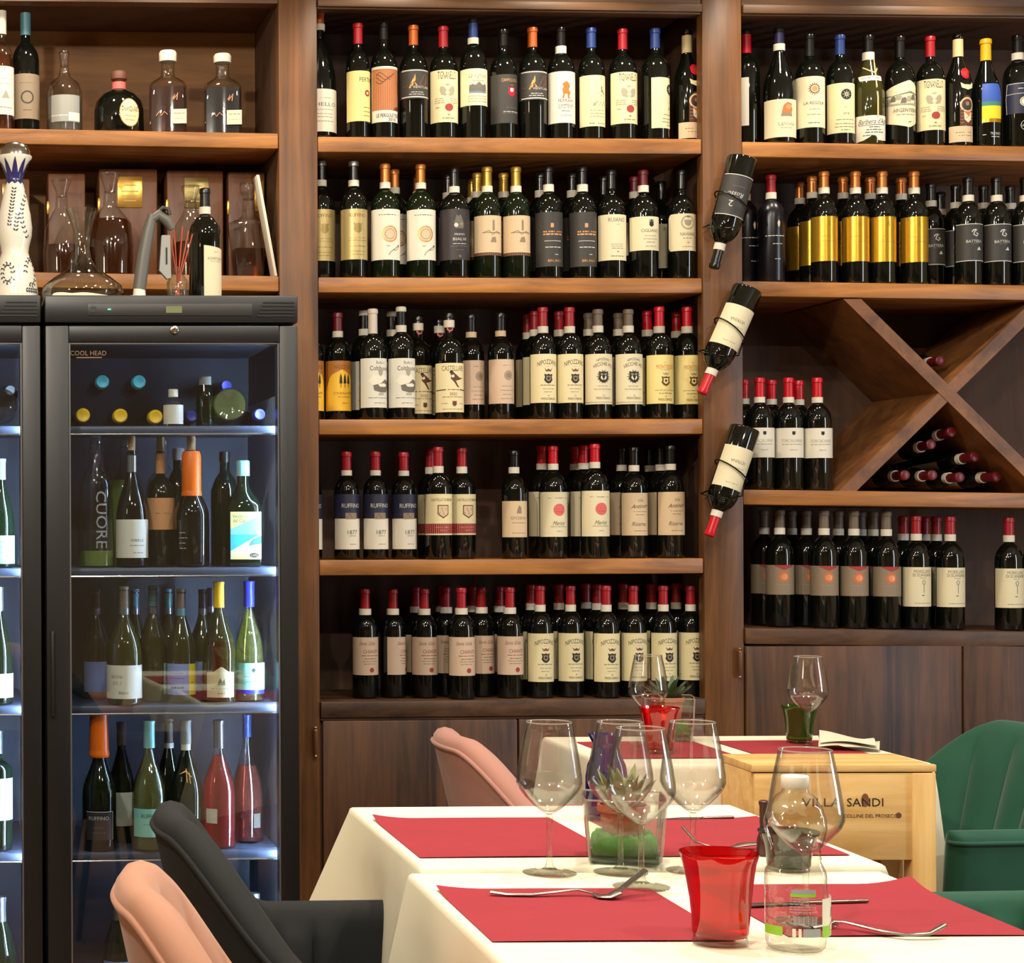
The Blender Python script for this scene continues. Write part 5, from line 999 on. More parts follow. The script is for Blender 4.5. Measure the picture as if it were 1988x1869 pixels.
spirit('clear spirit bottle with glass stopper and silvery label', 125, .07, 'l1', [(33, 0), (35, 4), (35, 80), (29, 98), (12, 112), (9, 124), (9, 134)], 'clear_glass', parts=[('stopper', [(7, 132), (8, 140), (11, 158), (10, 161), (0, 161)], 'clear_glass')], liquid=('water_liquid', 70), pr=lambda p: (p.patch(-30, 32, 18, 70, 'light_plastic'), p.dash(-10, 30, 40, 'silver_ink', 2), p.patch(6, 32, 20, 36, 'white_paper')))
spirit('squat dark bottle with oval cream label and orange neck band', 231, .08, 'l1', [(46, 0), (49, 4), (49, 48), (45, 66), (33, 80), (16, 88), (12, 92), (12, 104)], 'bottle_glass', parts=[('neck_band', [(13.5, 86), (13.5, 104), (11, 105)], 'coral_ink'), ('stopper', [(10, 104), (12, 108), (16, 110), (16, 122), (13, 126), (0, 127)], 'brown')], pr=lambda p: (p.disc(18, 37, 22, 'golden_brown', ry=28), p.disc(18, 37, 20.5, 'cream', ry=26.5), p.text('DonQuilo', 18, 44, 9, 34, 'black_ink'), p.dash(18, 30, 24, 'golden_brown'), p.dash(18, 22, 20, 'golden_brown')))
for px, c, nm, top, la in ((326, 'plum_liquid', 'square spirit bottle with plum front and white stopper', 168, (8, 38)), (432, 'slate_liquid', 'square spirit bottle with slate blue front and white stopper', 164, (8, 38))):
    spirit(nm, px, .08, 'l1', [(35, 0), (37, 4), (37, 96), (33, 106), (16, 116), (13, 122), (13, 148)], 'clear_glass', parts=[('stopper', [(12, 146), (17, 147), (17.5, top-4), (15, top), (0, top)], 'seal_paper')], liquid=(c, 92), pr=lambda p, la=la: (p.patch(la[0], la[1], 18, 46, 'ivory'), p.dash(23, 38, 22, 'grey_ink'), p.dash(23, 28, 22, 'pale_grey_ink'), p.line([(-22, 34), (-16, 42), (-12, 34), (-6, 42), (0, 36)], 1, 'copper_ink'), p.line([(10, 66), (14, 76), (12, 64), (20, 78), (18, 64)], 1.4, 'copper_ink')), sq=.72, seg=32, rz_=math.radians(-8))
# boxes and decanters on the lower left shelf
BG = 'wooden gift boxes on the lower left shelf'
def gift(x0, x1, ytop, plate, pmat, label, d=.20):
    Y = D+d; a, b = W(x0, 430, Y), W(x1, 430, Y); z0 = rz('l2', a.x)+.001; zt = W(x0, ytop, Y).z
    o = thing('gift_box', label, 'box', ((a.x+b.x)/2, Y, z0), 0, BG); hw = (b.x-a.x)/2; zb_ = z0
    MB().box(-hw, hw, 0, .13, 0, zt-z0, 'box_wood', .006).obj('box', o)
    if plate:
        p, q = W(plate[0], plate[3], Y), W(plate[1], plate[2], Y); cx = (a.x+b.x)/2
        m_ = MB().box(p.x-cx, q.x-cx, -.004, -.0005, p.z-z0, q.z-z0, pmat, .001); w_, h_ = q.x-p.x, q.z-p.z
        for k, (f, g) in enumerate(((.7, .5), (.5, .7), (.36, .6), (.2, .5))): m_.box((p.x+q.x)/2-cx-w_*g/2, (p.x+q.x)/2-cx+w_*g/2, -.0046, -.004, p.z-z0+h_*f, p.z-z0+h_*(f+.04), 'bronze_plate')
        m_.obj('name_plate', o)
    for s in (-1,): MB().box(s*hw-.003, s*hw+.004, -.003, .004, (zt-z0)*.62, (zt-z0)*.74, 'gold_plate', .001).obj('clasp', o)
gift(-30, 58, 346, (4, 14, 356, 386), 'bronze_plate', 'gift box hidden behind the painted ceramic bottle')
gift(93, 166, 336, None, '', 'gift box behind the left glass decanter')
gift(192, 306, 327, (228, 276, 343, 403), 'gold_plate', 'gift box with bright gold plate in the middle of the left shelf')
gift(324, 434, 330, (358, 405, 345, 404), 'bronze_plate', 'gift box with dull plate behind the side-labelled wine bottle')
gift(443, 515, 333, (494, 512, 352, 410), 'gold_plate', 'gift box at the right, its plate half hidden by a decanter stopper')
DG = 'glass decanters on the lower left shelf'
def deca(label, px, prof, stop, liq, sq=None, d=.09): vessel('decanter', label, 'decanter', px, D+d, rz('l2', xw(px, 450))+.0008, prof, 'clear_glass', UL, [('stopper', stop, 'clear_glass')], liq, None, 32, sq, DG)
deca('stoppered decanter left, seen through the wide carafe', 120, [(30, 0), (36, 4), (38, 40), (34, 90), (22, 118), (12, 134), (11, 158)], [(9, 156), (10, 162), (19, 186), (19, 190), (0, 191)], ('brown_liquid', 60))
deca('stoppered decanter in front of the bright gold plate', 214, [(36, 0), (44, 4), (46, 60), (42, 104), (28, 124), (13, 140), (12, 168)], [(10, 166), (11, 172), (20, 200), (20, 204), (0, 205)], ('brown_liquid', 112))
deca('stoppered decanter hidden behind the side-labelled wine bottle', 370, [(28, 0), (34, 4), (36, 60), (30, 104), (18, 124), (12, 136), (11, 152)], [(10, 150), (11, 156), (18, 176), (18, 182), (0, 183)], ('brown_liquid', 70))
deca('tapered square decanter with whisky beside the post', 483, [(27, 0), (29, 3), (40, 108), (40, 116), (20, 124), (13, 132), (12, 164)], [(10, 162), (12, 166), (18, 184), (17, 196), (0, 197)], ('brown_liquid', 62), .7, .135)
pa = W(536, 533, D+.06); o = thing('leaning_panel', 'pale thin panel leaning against the post on the left shelf', 'panel', (pa.x-.010, D+.003, rz('l2', pa.x)+.001), 0)
b = MB().box(-.004, .004, 0, .065, 0, .285, 'page', .001); b.v = [(v[0]-.05*(v[2]/.285), v[1], v[2]) for v in b.v]; b.obj('sheet', o)
# ------------------------------------------------------------------ on top of the fridges
U2 = 1.266e-3; YT = YFR+.22
FZT = FZ+.0005
def leaf_path(p, pts, mat, k=7.0):
    for i, (x, z) in enumerate(pts):
        a, b = pts[max(i-1, 0)], pts[min(i+1, len(pts)-1)]; an = math.atan2(b[1]-a[1], b[0]-a[0])
        for s in (1, -1):
            t = an+s*.8; c, q = math.cos(t), math.sin(t); n = (-q, c)
            p.poly([(0, 0), (c*k*.5+n[0]*k*.24, q*k*.5+n[1]*k*.24), (c*k, q*k), (c*k*.5-n[0]*k*.24, q*k*.5-n[1]*k*.24)], mat, x, z); p.lay -= 1
    p.lay += 1
def ceramic(p):
    c = lambda x, z0, z1, n, f: [(x+f(i/(n-1)), z0+(z1-z0)*i/(n-1)) for i in range(n)]
    p.new('painted_leaves')
    leaf_path(p, c(14, 128, 216, 11, lambda t: 12-14*math.sin(t*PI)), 'leaf_glaze'); leaf_path(p, c(-4, 150, 222, 12, lambda t: -8+10*t), 'leaf_glaze'); leaf_path(p, c(-2, 140, 170, 5, lambda t: 2+4*t), 'leaf_glaze')
    leaf_path(p, [(34+14*math.cos(a), 62+26*math.sin(a)) for a in [i*.42-2.0 for i in range(13)]], 'leaf_glaze'); leaf_path(p, [(-16+11*math.cos(a), 58+18*math.sin(a)) for a in [i*.5 for i in range(12)]], 'leaf_glaze'); leaf_path(p, [(20+i*5, 26) for i in range(7)], 'leaf_glaze')
    p.new('painted_collar')
    def col(u, v):
        a = -1.9+3.8*u; t = abs(((a*57.3/38) % 1)*2-1); z0, z1 = 239-5*t, 254+30*t; z = z0+(z1-z0)*v; r = rad(cer, z)*U2+.0012
        return (r*math.sin(a), -r*math.cos(a), z*U2)
    p.mb.grid(col, 76, 8, 'cobalt_glaze')
cer = [(44, 0), (46, 4), (45, 22), (42, 46), (37, 70), (31, 88), (26, 102), (28, 114), (33, 134), (34, 150), (31, 176), (25, 204), (17, 236), (15, 244), (17, 254), (25, 272), (34, 286), (34, 289), (30, 290)]
vessel('ceramic_bottle', 'white ceramic bottle with painted leaf garlands and domed metal top', 'bottle', 29, YT, FZT, cer, 'ceramic', U2, [('dome_cap', [(31, 290), (30, 300), (24, 310), (13, 316), (0, 318)], 'chrome')], None, None, 40)
o = bpy.data.objects['ceramic_bottle']; pp = Print([(44, -.2), (45, -.1), (46, 0), (46, 4)]+cer[2:], U2)
pp.P = lambda x, z, e: (rad(cer, z)*U2*math.sin(x/max(rad(cer, z), 14))+e*math.sin(x/max(rad(cer, z), 14)), -(rad(cer, z)*U2+e+.0006)*math.cos(x/max(rad(cer, z), 14)), z*U2)
ceramic(pp)
for n, b in pp.parts:
    if b.v: b.obj(n, o, 60)
vessel('wine_carafe', 'wide-based clear glass carafe standing on the fridge', 'carafe', 160, YT-.02, FZT, [(64, 0), (76, 6), (80, 20), (76, 36), (56, 52), (30, 68), (18, 88), (14, 108), (16, 136), (24, 164), (32, 184)], 'clear_glass', U2, open_top=True, seg=40)
# folded cloth, wine preserver, reed diffuser, side-labelled bottle
p0, p1 = W(98, 575, YFR+.06), W(268, 575, YFR+.06)
def clothf(u, v):
    x = -.105+.21*u; h = .012*(math.sin(PI*min(max(v, 0), 1))**.4)*(.6+.6*math.sin(u*5.2+1)+.25*math.sin(u*13+v*4))
    return (x, .03*(v-.5)+.006*math.sin(u*9), max(h, 0)*max(0.0, math.sin(PI*u))**.3+(.0 if v < .5 else .0))
o = thing('folded_cloth', 'crumpled white cloth along the fridge top edge under the carafe', 'cloth', ((p0.x+p1.x)/2, YFR+.035, FZT)); MB().grid(clothf, 30, 10, 'napkin_cloth').obj('cloth', o, 60)
pg = W(285, 573, YFR+.10); o = thing('wine_preserver', 'grey handheld wine pourer on a white stand on the fridge', 'wine tool', (pg.x, YFR+.10, FZT))
MB().lathe([(.024, 0), (.024, .003), (.016, .004), (.014, .03), (.008, .034), (0, .034)], 'white_plastic', 24, (-.018, 0, 0)).obj('stand', o, 45)
MB().tube([(-.018, 0, .026), (-.008, 0, .10), (.004, 0, .165), (.014, 0, .205)], [.016, .016, .015, .012], 'grey_plastic', 14).obj('handle', o, 45)
MB().tube([(.008, 0, .19), (.03, 0, .205), (.05, 0, .19), (.062, 0, .17)], [.012, .015, .014, .010], 'grey_plastic', 12, .9).obj('head', o, 45)
MB().tube([(.030, 0, .213), (.040, 0, .222), (.052, 0, .219), (.056, 0, .205)], .005, 'dark_plastic', 10).obj('trigger', o, 45)
MB().prism([(.030, .07), (.048, .05), (.058, .052), (.056, .155), (.036, .155)], -.009, .009, 'light_plastic').obj('clamp', o, 30)
MB().box(.045, .049, -.0105, -.0095, .085, .125, 'black_plastic').obj('slot', o)
pr_ = W(345, 573, YFR+.145); o = thing('reed_diffuser', 'small glass diffuser with red reeds beside the wine bottle', 'diffuser', (pr_.x, YFR+.145, FZT))
MB().lathe([(.026, 0), (.028, .003), (.026, .05), (.012, .07), (.011, .085), (.009, .085), (.010, .07), (.023, .05), (.024, .006), (0, .005)], 'clear_glass', 24).obj('glass_jar', o, 50)
for i, (dx, dy) in enumerate(((-.024, .0), (-.008, .008), (.012, -.004), (.028, .006), (.036, -.006))): MB().tube([(-dx*.25, 0, .006), (dx, dy, .205-.01*i)], .0016, 'reed', 6).obj('reed', o)
p = W(398, 450, YT); o = bottle('romi', (p.x, YT, FZT), 'dark wine bottle standing on the fridge, its cream label turned to the right', 0, (W(398, 366, YT).z-FZT)/(212*U))
# ------------------------------------------------------------------ tables, cloths and what stands on them
TZ = .75
def table(label, clabel, BL, BR, depth, drop, zt=TZ, seed=1, flare=.05, group='cloth-covered dining tables', flat=()):
    """BL, BR: photo positions of the back corners of the table top"""
    a, b = G(*BL, zt), G(*BR, zt); ex = (b-a); w = ex.length; ex.normalize(); ey = Vector((ex.y, -ex.x, 0))      # towards the viewer
    if ey.y > 0: ey = -ey
    cen = a+ex*w/2+ey*depth/2; rz_ = math.atan2(ex.y, ex.x)
    t = thing('dining_table', label, 'table', (cen.x, cen.y, 0), rz_, group); hw, hd = w/2-.012, depth/2-.012
    MB().box(-hw, hw, -hd, hd, zt-.04, zt-.006, 'leg_wood', .004).obj('tabletop', t)
    MB().lathe([(.035, .02), (.035, zt-.06), (.09, zt-.041)], 'black_metal', 20).obj('pedestal', t)
    MB().box(-.19, .19, -.19, .19, 0, .019, 'black_metal', .004).obj('foot_plate', t)
    c = thing('tablecloth', clabel, 'tablecloth', (cen.x, cen.y, 0), rz_, 'white tablecloths'); hw, hd = w/2, depth/2
    # skirt: rounded outline walked once round, corners flare into folds
    r = .014; out = []; n = 26
    def side(p, q):
        for i in range(n): out.append((p[0]+(q[0]-p[0])*i/n, p[1]+(q[1]-p[1])*i/n))
    cs = [(-hw, hd), (hw, hd), (hw, -hd), (-hw, -hd)]
    for i in range(4): side(cs[i], cs[(i+1) % 4])
    m_ = len(out); rnd = random.Random(seed); ph = [rnd.uniform(0, 6) for _ in range(4)]
    V = [0, .004, .011, .03, .09, .17, .26, 1]
    def pt(u, v):
        i = int(round(u*m_)) % m_; x, y = out[i]; k = i % n; sd = i//n; f = k/n
        nx, ny = ((0, 1), (1, 0), (0, -1), (-1, 0))[sd]; cor = min(f, 1-f)
        if k == 0: q = ((-1, 1), (1, 1), (1, -1), (-1, -1))[sd]; nx, ny = q
        else:
            e = max(0, 1-cor*4.2)**2; ox, oy = x/hw, y/hd; nx += (0 if nx else math.copysign(e*.75, ox)); ny += (0 if ny else math.copysign(e*.75, oy))
        j = int(round(v*8)); 
        if j == 0: s = 1-.012/max(hw, hd); return (x*s, y*s, zt)
        rr = [(.45, 0), (.8, .003), (1, .011)]
        if j <= 3: a_, dz = rr[j-1]; d = -.012*(1-a_); return (x+nx*d, y+ny*d, zt-dz)
        t_ = (j-3)/5; fl = flare*t_*max(0, 1-cor*3.6)**1.3 + .010*t_; wv = .014*t_*math.sin(f*PI)*math.sin(f*13+ph[sd])
        px_, py_ = x+nx*(fl+wv), y+ny*(fl+wv)
        if 0 in flat: py_ = min(py_, hd+.003)
        if 2 in flat: py_ = max(py_, -hd-.003)
        return (px_, py_, zt-.011-drop*t_*(1+.12*max(0, 1-cor*4)))
    mb = MB(); mb.grid(pt, m_, 8, 'cloth', closeu=True); mb.f.append(tuple(range(m_-1, -1, -1))); mb.mi.append(0)
    o = mb.obj('cloth', c, 50)
    return dict(c=cen, ex=ex, ey=ey, w=w, d=depth, rz=rz_)
MT = table('middle dining table below the base cabinets', 'white cloth on the middle table, its left corner hanging in a point', (676, 1566), (1420, 1561), .635, .27, seed=3, flare=.10, flat=(2,))
FT = table('front dining table nearest the viewer', 'white cloth on the front table running out of the photo bottom', (790, 1694), (1712, 1690), .72, .28, seed=5, flare=.06, flat=(0,))
RTB = table('rear dining table close to the right base cabinet', 'white cloth on the rear table behind the wooden crate stand', (1052, 1430), (1604, 1427), .56, .27, seed=9, flare=.03, flat=(2,))
ZM = TZ+.0012
def mat_(label, corner, w, d, T_, left=True, curl=0.0, rot=0.0):
    a = G(*corner, ZM); ex, ey = T_['ex'], T_['ey']
    if rot: q = Matrix.Rotation(rot, 3, 'Z'); ex, ey = q @ ex, q @ ey
    cen = a + (ex if left else -ex)*w/2 + ey*d/2
    o = thing('placemat', label, 'placemat', (cen.x, cen.y, ZM), math.atan2(ex.y, ex.x), 'red paper placemats')
    def f(u, v):
        x, y = (u-.5)*w, (.5-v)*d; k = max(0, 1-math.hypot(u-(0 if left else 1), v)*4)
        return (x, y, .0004+.0030*math.sin(u*PI)*math.sin(v*7+1)**2*(1 if 0 < v < 1 else .3)+curl*k*k)
    m_ = MB(); m_.grid(f, 20, 16, 'mat_paper'); m_.obj('paper', o, 60); return cen
mat_('red placemat with the upright fork, front left', (846, 1726), .305, .345, FT, curl=.006)
mat_('red placemat under the water bottle side, front right', (1768, 1716), .31, .345, FT, False, curl=.012)
mat_('red placemat at the back left of the middle table', (722, 1589), .315, .40, MT, curl=.008)
mat_('red placemat at the back right of the middle table', (1469, 1588), .30, .38, MT, False, curl=.004)
mat_('red placemat on the left of the rear table, behind the wine glasses', (1118, 1440), .28, .33, RTB)
mat_('red placemat on the right of the rear table under the napkin', (1592, 1437), .26, .30, RTB, False)
# wine glasses
def wineglass(px, py, ytop, label, zt=TZ, group='wine glasses on the tables'):
    p = G(px, py, zt+.001); t = (p-CAM).dot(FW); H = (Dp(px, ytop, t).z-p.z)
    o = thing('wine_glass', label, 'wine glass', (p.x, p.y, zt+.0008), 0, group)
    ob = [(.016, .392), (.045, .408), (.098, .448), (.158, .508), (.196, .560), (.212, .60), (.209, .655), (.194, .76), (.172, .88), (.1485, .994), (.1480, 1.0)]
    inner = [(r-.0075, z+.004) for r, z in ob[:0:-1]]; inner[0] = (.1425, 1.0)
    MB().lathe([(r*H, z*H) for r, z in ob]+[(r*H, z*H) for r, z in inner]+[(0, .410*H)], 'wine_glass', 48).obj('bowl', o, 70)
    MB().tube([(.1455*H*math.cos(i*PI/24), .1455*H*math.sin(i*PI/24), H) for i in range(49)], .0011, 'edge_glint_glass', 6).obj('rim', o, 70)  # added ring whose pale colour stands for the rim's bright line
    MB().lathe([(r*H, z*H) for r, z in [(.050, .030), (.026, .05), (.0185, .09), (.0175, .20), (.018, .32), (.022, .37), (.016, .3915)]], 'wine_stem', 20).obj('stem', o, 70)
    MB().lathe([(r*H, z*H) for r, z in [(.170, 0), (.176, .004), (.175, .008), (.12, .014), (.08, .021), (.050, .0295)]], 'foot_glass', 40).obj('foot', o, 60)
    return o
wineglass(1067, 1695, 1401, 'wine glass at the left of the front group, standing alone')
wineglass(1205, 1694, 1401, 'wine glass behind the foremost glass, overlapped by it')
wineglass(1245, 1722, 1413, 'foremost wine glass of the front group, behind the upturned fork')
wineglass(1346, 1691, 1401, 'wine glass at the right of the front group, behind the red tumbler')
wineglass(1565, 1790, 1455, 'large wine glass directly behind the plastic water bottle', TZ+.004)
wineglass(1259, 1449, 1272, 'wine glass on the rear table left, above the red tumbler')
wineglass(1569, 1452, 1274, 'wine glass on the rear table right, in front of the green tumbler')
# tumblers
def tumbler(px, py, ytop, hw, mat, label, wob=.03, seed=0, hexs=0, zt=TZ, clear=True):
    p = G(px, py, zt+.001); t = (p-CAM).dot(FW); H = Dp(px, ytop, t).z-p.z; R = hw*t/F
    o = thing('tumbler', label, 'tumbler', (p.x, p.y, zt+.0008), 0, 'coloured glass tumblers')
    def wb(a, z): return 1+wob*(.5*math.sin(2*a+seed+z*26)+.5*math.sin(3*a-seed*2-z*40))+(hexs*abs(math.cos(3*a+seed)))
    b0 = .10*H
    prof = [(R*.66, b0), (R*.70, .14*H), (R*.715, .30*H), (R*.76, .5*H), (R*.83, .70*H), (R*.92, .88*H), (R, .975*H), (R*.995, H), (R*.955, H), (R*.94, .97*H), (R*.86, .85*H), (R*.765, .65*H), (R*.69, .45*H), (R*.64, .2*H), (0, .15*H)]
    MB().lathe(prof, mat, 48, wob=wb).obj('glass_wall', o, 70)
    MB().lathe([(R*.60, 0), (R*.68, .012*H), (R*.69, .05*H), (R*.66, b0-.0004), (0, b0-.0004)], 'wine_stem' if clear else mat, 40, wob=wb).obj('base', o, 60); return o
tumbler(1398, 1832, 1653, 74, 'red_glass', 'rippled red glass tumbler in the foreground beside the water bottle', .05, 1)
tumbler(1280, 1463, 1372, 37, 'red_glass', 'faceted red glass tumbler on the rear table under a wine glass', .01, 2, .05)
tumbler(1552, 1443, 1369, 34, 'green_glass', 'olive green glass tumbler on the rear table beside the napkin', .03, 3)
tumbler(1531, 1688, 1612, 58, 'dark_green_glass', 'green glass tumbler on the middle table behind the water bottle', .02, 4)
# water bottle
p = G(1545, 1842, TZ+.001); t = (p-CAM).dot(FW); k = t/F
o = thing('water_bottle', 'clear plastic water bottle with white cap in the foreground', 'water bottle', (p.x, p.y, TZ+.0008)); kz = (Dp(1545, 1505, t).z-p.z)/337
prof = [(30, 0), (48, 2), (54, 8), (56, 20), (56, 44), (57, 60), (57, 145), (56, 152), (50, 166), (46, 174), (48, 180), (45, 186), (47, 192), (46, 198), (54, 218), (58, 238), (57, 254), (50, 276), (36, 298), (25, 306), (23, 312), (23, 318)]
MB().lathe([(r*k, z*kz) for r, z in prof], 'plastic', 40, wob=lambda a, z: 1+.012*math.sin(a*6)*(1 if z > 150*kz and z < 270*kz else .3)).obj('body', o, 60)
MB().lathe([(25, 313), (26, 314), (26, 335), (24.5, 337), (0, 337)] and [(r*k, z*kz) for r, z in [(25, 313), (26, 314), (26, 335), (24.5, 337), (0, 337)]], 'white_plastic', 40, wob=lambda a, z: 1+.006*math.sin(a*40)).obj('cap', o, 45)
class WB(Print): pass
wb = Print([(50, -.2), (56, -.1), (57.6, 0), (57.6, 150)]+[(57.6, 160)], k)
def wbP(x, z, e): a = x/57.6; r = 57.6*k+e; return (r*math.sin(a), -r*math.cos(a), z*kz)
wb.P = wbP
wb.patch(-34, 14, 112, 118, 'label_green').patch(-32, 14, 118, 126, 'label_grey')
wb.parts[0] = ('label_print', wb.mb)
for z in (108, 103, 98, 93, 88, 83): wb.dash(-22, z, 26, 'label_grey', 1.8).dash(2, z, 22, 'label_grey', 1.2)
for i in range(16): wb.patch(-28+i*2.6, -28+i*2.6+(1.1 if i % 3 else 1.8), 58, 76, 'label_grey')
wb.patch(-12, 20, 36, 52, 'label_grey').patch(-30, -24, 36, 52, 'white_paper').patch(-20, -15, 36, 52, 'white_paper')
wb.new('front_label').patch(24, 86, 34, 108, 'label_film').patch(24, 86, 34, 56, 'label_green').disc(56, 52, 9, 'coral_ink').disc(56, 52, 7, 'white_paper').text('Mia', 74, 80, 20, 40, 'black_ink', slant=.3)
wb.new('back_label').patch(-84, -46, 36, 54, 'label_green')
for z in (98, 90, 82, 74): wb.dash(-54, z, 14, 'coral_ink', 1.6)
for n, b in wb.parts:
    if b.v: b.obj(n, o, 60)
# vases with succulents
def vase(px, py, ytop, hw, label, zt=TZ, leafmat='succulent', spread=1.0, seed=1, ph=.75, lh=.085):
    p = G(px, py, zt+.001); t = (p-CAM).dot(FW); H = Dp(px, ytop, t).z-p.z; R = hw*t/F
    o = thing('plant_vase', label, 'plant vase', (p.x, p.y, zt+.0008), -.30, 'succulents in glass vases')
    def sq(a, z): c = max(abs(math.cos(a)), abs(math.sin(a))); return (1/c)**.86
    MB().lathe([(R*.78, 0), (R*.83, .004), (R*.85, .03*H+.004), (R*.93, .6*H), (R*.97, H), (R*.93, H), (R*.86, .5*H), (R*.79, .14*H), (0, .12*H)], 'vase_glass', 48, wob=sq).obj('glass_vase', o, 60)
    MB().tube([(sq(i*PI/32, 0)*R*.955*math.cos(i*PI/32), sq(i*PI/32, 0)*R*.955*math.sin(i*PI/32), H) for i in range(65)], .0016, 'edge_glint_glass', 6).obj('rim', o, 70)  # pale lip, its shine put into the colour
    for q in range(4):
        a_ = PI/4+q*PI/2; c_ = sq(a_, 0); MB().tube([(math.cos(a_)*c_*R*f, math.sin(a_)*c_*R*f, z) for f, z in ((.85, .03*H+.004), (.93, .6*H), (.96, H))], .0022, 'edge_glint_glass', 6).obj('corner_glint', o, 70)  # added pale bars imitating the light caught on the corners
    MB().lathe([(R*.70, .001), (R*.80, .004), (R*.80, .09*H), (R*.70, .10*H), (0, .10*H)], 'thick_glass', 48, wob=sq).obj('thick_base', o, 60)
    ms = MB().lathe([(R*.76, .125*H), (R*.79, .19*H), (R*.79, .28*H), (R*.74, .36*H), (R*.66, .40*H), (R*.55, .42*H), (R*.3, .42*H), (0, .42*H)], 'moss_stuff', 64, wob=lambda a, z: sq(a, z)*.98); rm = random.Random(seed)
    ms.v = [(x, y, z+(rm.uniform(-.05, .05)*H if z > .25*H else 0)) for x, y, z in ms.v]; ms.obj('moss', o, 80)
    MB().lathe([(R*.42, .35*H), (R*.46, .36*H), (R*.56, ph*H), (R*.62, ph*H+.002), (R*.62, ph*H+.012), (R*.56, ph*H+.012), (R*.52, ph*H), (0, ph*H)], 'terracotta_pot', 32).obj('pot', o, 45)
    pl = MB(); rnd = random.Random(seed)
    for ring, (n, tilt, L) in enumerate(((6, .25, 1.0), (8, .6, .95), (9, .95, .85))):
        for i in range(n):
            a = 2*PI*i/n+ring*.4+rnd.uniform(-.2, .2); L_ = lh*L*rnd.uniform(.8, 1.15); d = Vector((math.cos(a), math.sin(a), 0)); tl = tilt*spread; s = Vector((-d.y, d.x, 0))
            base = Vector((0, 0, ph*H+.008))+d*.006*(ring+1); vs = []; K = 6
            for j in range(K+1):
                u = j/K; c = base+d*(L_*math.sin(tl)*u+.012*u*u)+Vector((0, 0, L_*math.cos(tl)*u)); wd = .0095*(1-u)**.7*(1+.6*u)+.0004; nn = (d*math.cos(tl)-Vector((0, 0, math.sin(tl))))
                vs += [c-s*wd, c-nn*wd*.25, c+s*wd, c+nn*wd*.55]
            fs = []
            for j in range(K):
                for q in range(4): fs.append((j*4+q, j*4+(q+1) % 4, (j+1)*4+(q+1) % 4, (j+1)*4+q))
            pl.add(vs, fs, leafmat)
    pl.obj('succulent_leaves', o, 60); return o
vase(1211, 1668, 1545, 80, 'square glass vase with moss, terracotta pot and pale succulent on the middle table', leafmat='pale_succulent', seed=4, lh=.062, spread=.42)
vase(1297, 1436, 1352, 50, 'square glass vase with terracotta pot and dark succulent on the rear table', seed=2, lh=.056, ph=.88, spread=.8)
# blue glass jug
p = G(1178, 1590, TZ+.001); t = (p-CAM).dot(FW); k = t/F
o = thing('glass_jug', 'cobalt blue glass jug behind the wine glasses', 'jug', (p.x, p.y, TZ+.0008)); H = Dp(1178, 1424, t).z-p.z
MB().lathe([(r*k, z*H) for r, z in [(30, 0), (36, .02), (40, .2), (40, .5), (36, .64), (27, .76), (24, .86), (31, 1), (29, 1), (22, .86), (25, .76), (34, .63), (37, .5), (36, .06), (0, .04)]], 'blue_glass', 40, wob=lambda a, z: 1+(.16*max(0, math.cos(a-PI))**6 if z > .9*H else 0)).obj('body', o, 60)
# napkin
p = G(1640, 1452, TZ+.003); o = thing('napkin', 'folded cream napkin on the rear table beside the green tumbler', 'napkin', (p.x, p.y, TZ+.003), RTB['rz']-.25)
def npk(L, w_, z0, sk): return lambda u, v: ((u-.5)*L+sk*v, (v-.5)*w_, z0+.006+.005*math.sin(u*4+v*3)+.022*max(0, 1-abs(v-.55)*2)*(1-u*.6))
m_ = MB(); m_.grid(npk(.13, .11, .002, .02), 14, 8, 'napkin_cloth'); m_.obj('lower_fold', o, 60)
m_ = MB(); m_.grid(npk(.12, .095, .010, .01), 14, 8, 'napkin_cloth'); m_.obj('upper_fold', o, 60)
# pepper mill
p = G(1483, 1660, TZ+.001); t = (p-CAM).dot(FW); k = t/F; H = Dp(1483, 1553, t).z-p.z
o = thing('pepper_mill', 'slim dark pepper mill left of the water bottle on the middle table', 'pepper mill', (p.x, p.y, TZ+.0008))
MB().lathe([(r*k, z*H) for r, z in [(13, 0), (14, .02), (13, .3), (8, .45), (7, .55)]], 'pepper_brown', 24).obj('body', o, 45); MB().lathe([(r*k, z*H) for r, z in [(7.5, .55), (8, .6), (8, .9), (9.5, .93), (9.5, .98), (7, 1), (0, 1)]], 'pepper_brown', 24).obj('grinder_top', o, 45)
# cutlery
def pxpath(pts): return [G(x, y, TZ+.004+h)+Vector((0, 0, 0)) for x, y, h in pts]
def lift(x, y, h, ref):          # a point h above the table straight over the table point seen at (x, ref)
    q = G(x, ref, TZ); return Vector((q.x, q.y, TZ+h))
def cutlery(name, label, handle, head=None, hr=.0036, tines=None, flat=.55):
    o = thing(name, label, name.replace('_', ' '), handle[0], 0, 'cutlery on the placemats'); off = handle[0]
    n = len(handle); rs = [hr*(1.25-.45*i/(n-1)) for i in range(n)]
    MB().tube([p-off for p in handle], rs, 'steel', 10, flat).obj('handle', o, 60)
    if head: MB().tube([p-off for p, r in head], [r for p, r in head], 'steel', 12, .28).obj('head', o, 60)
    for tn in tines or (): MB().tube([p-off for p in tn], .0014, 'steel', 6).obj('tine', o, 60)
    return o
L = lift
h0 = [L(950, 0.0055, 0, 0) if False else L(952, 1742, .008, 1742), L(985, 1744, .006, 1744), L(1030, 1745, .006, 1745), L(1075, 1744, .009, 1744), L(1120, 1743, .012, 1743), L(1150, 1744, .008, 1744)]
hd = [(L(1150, 1744, .008, 1744), .004), (L(1165, 1747, .005, 1747), .009), (L(1182, 1748, .006, 1748), .0115), (L(1200, 1747, .011, 1747), .0115)]
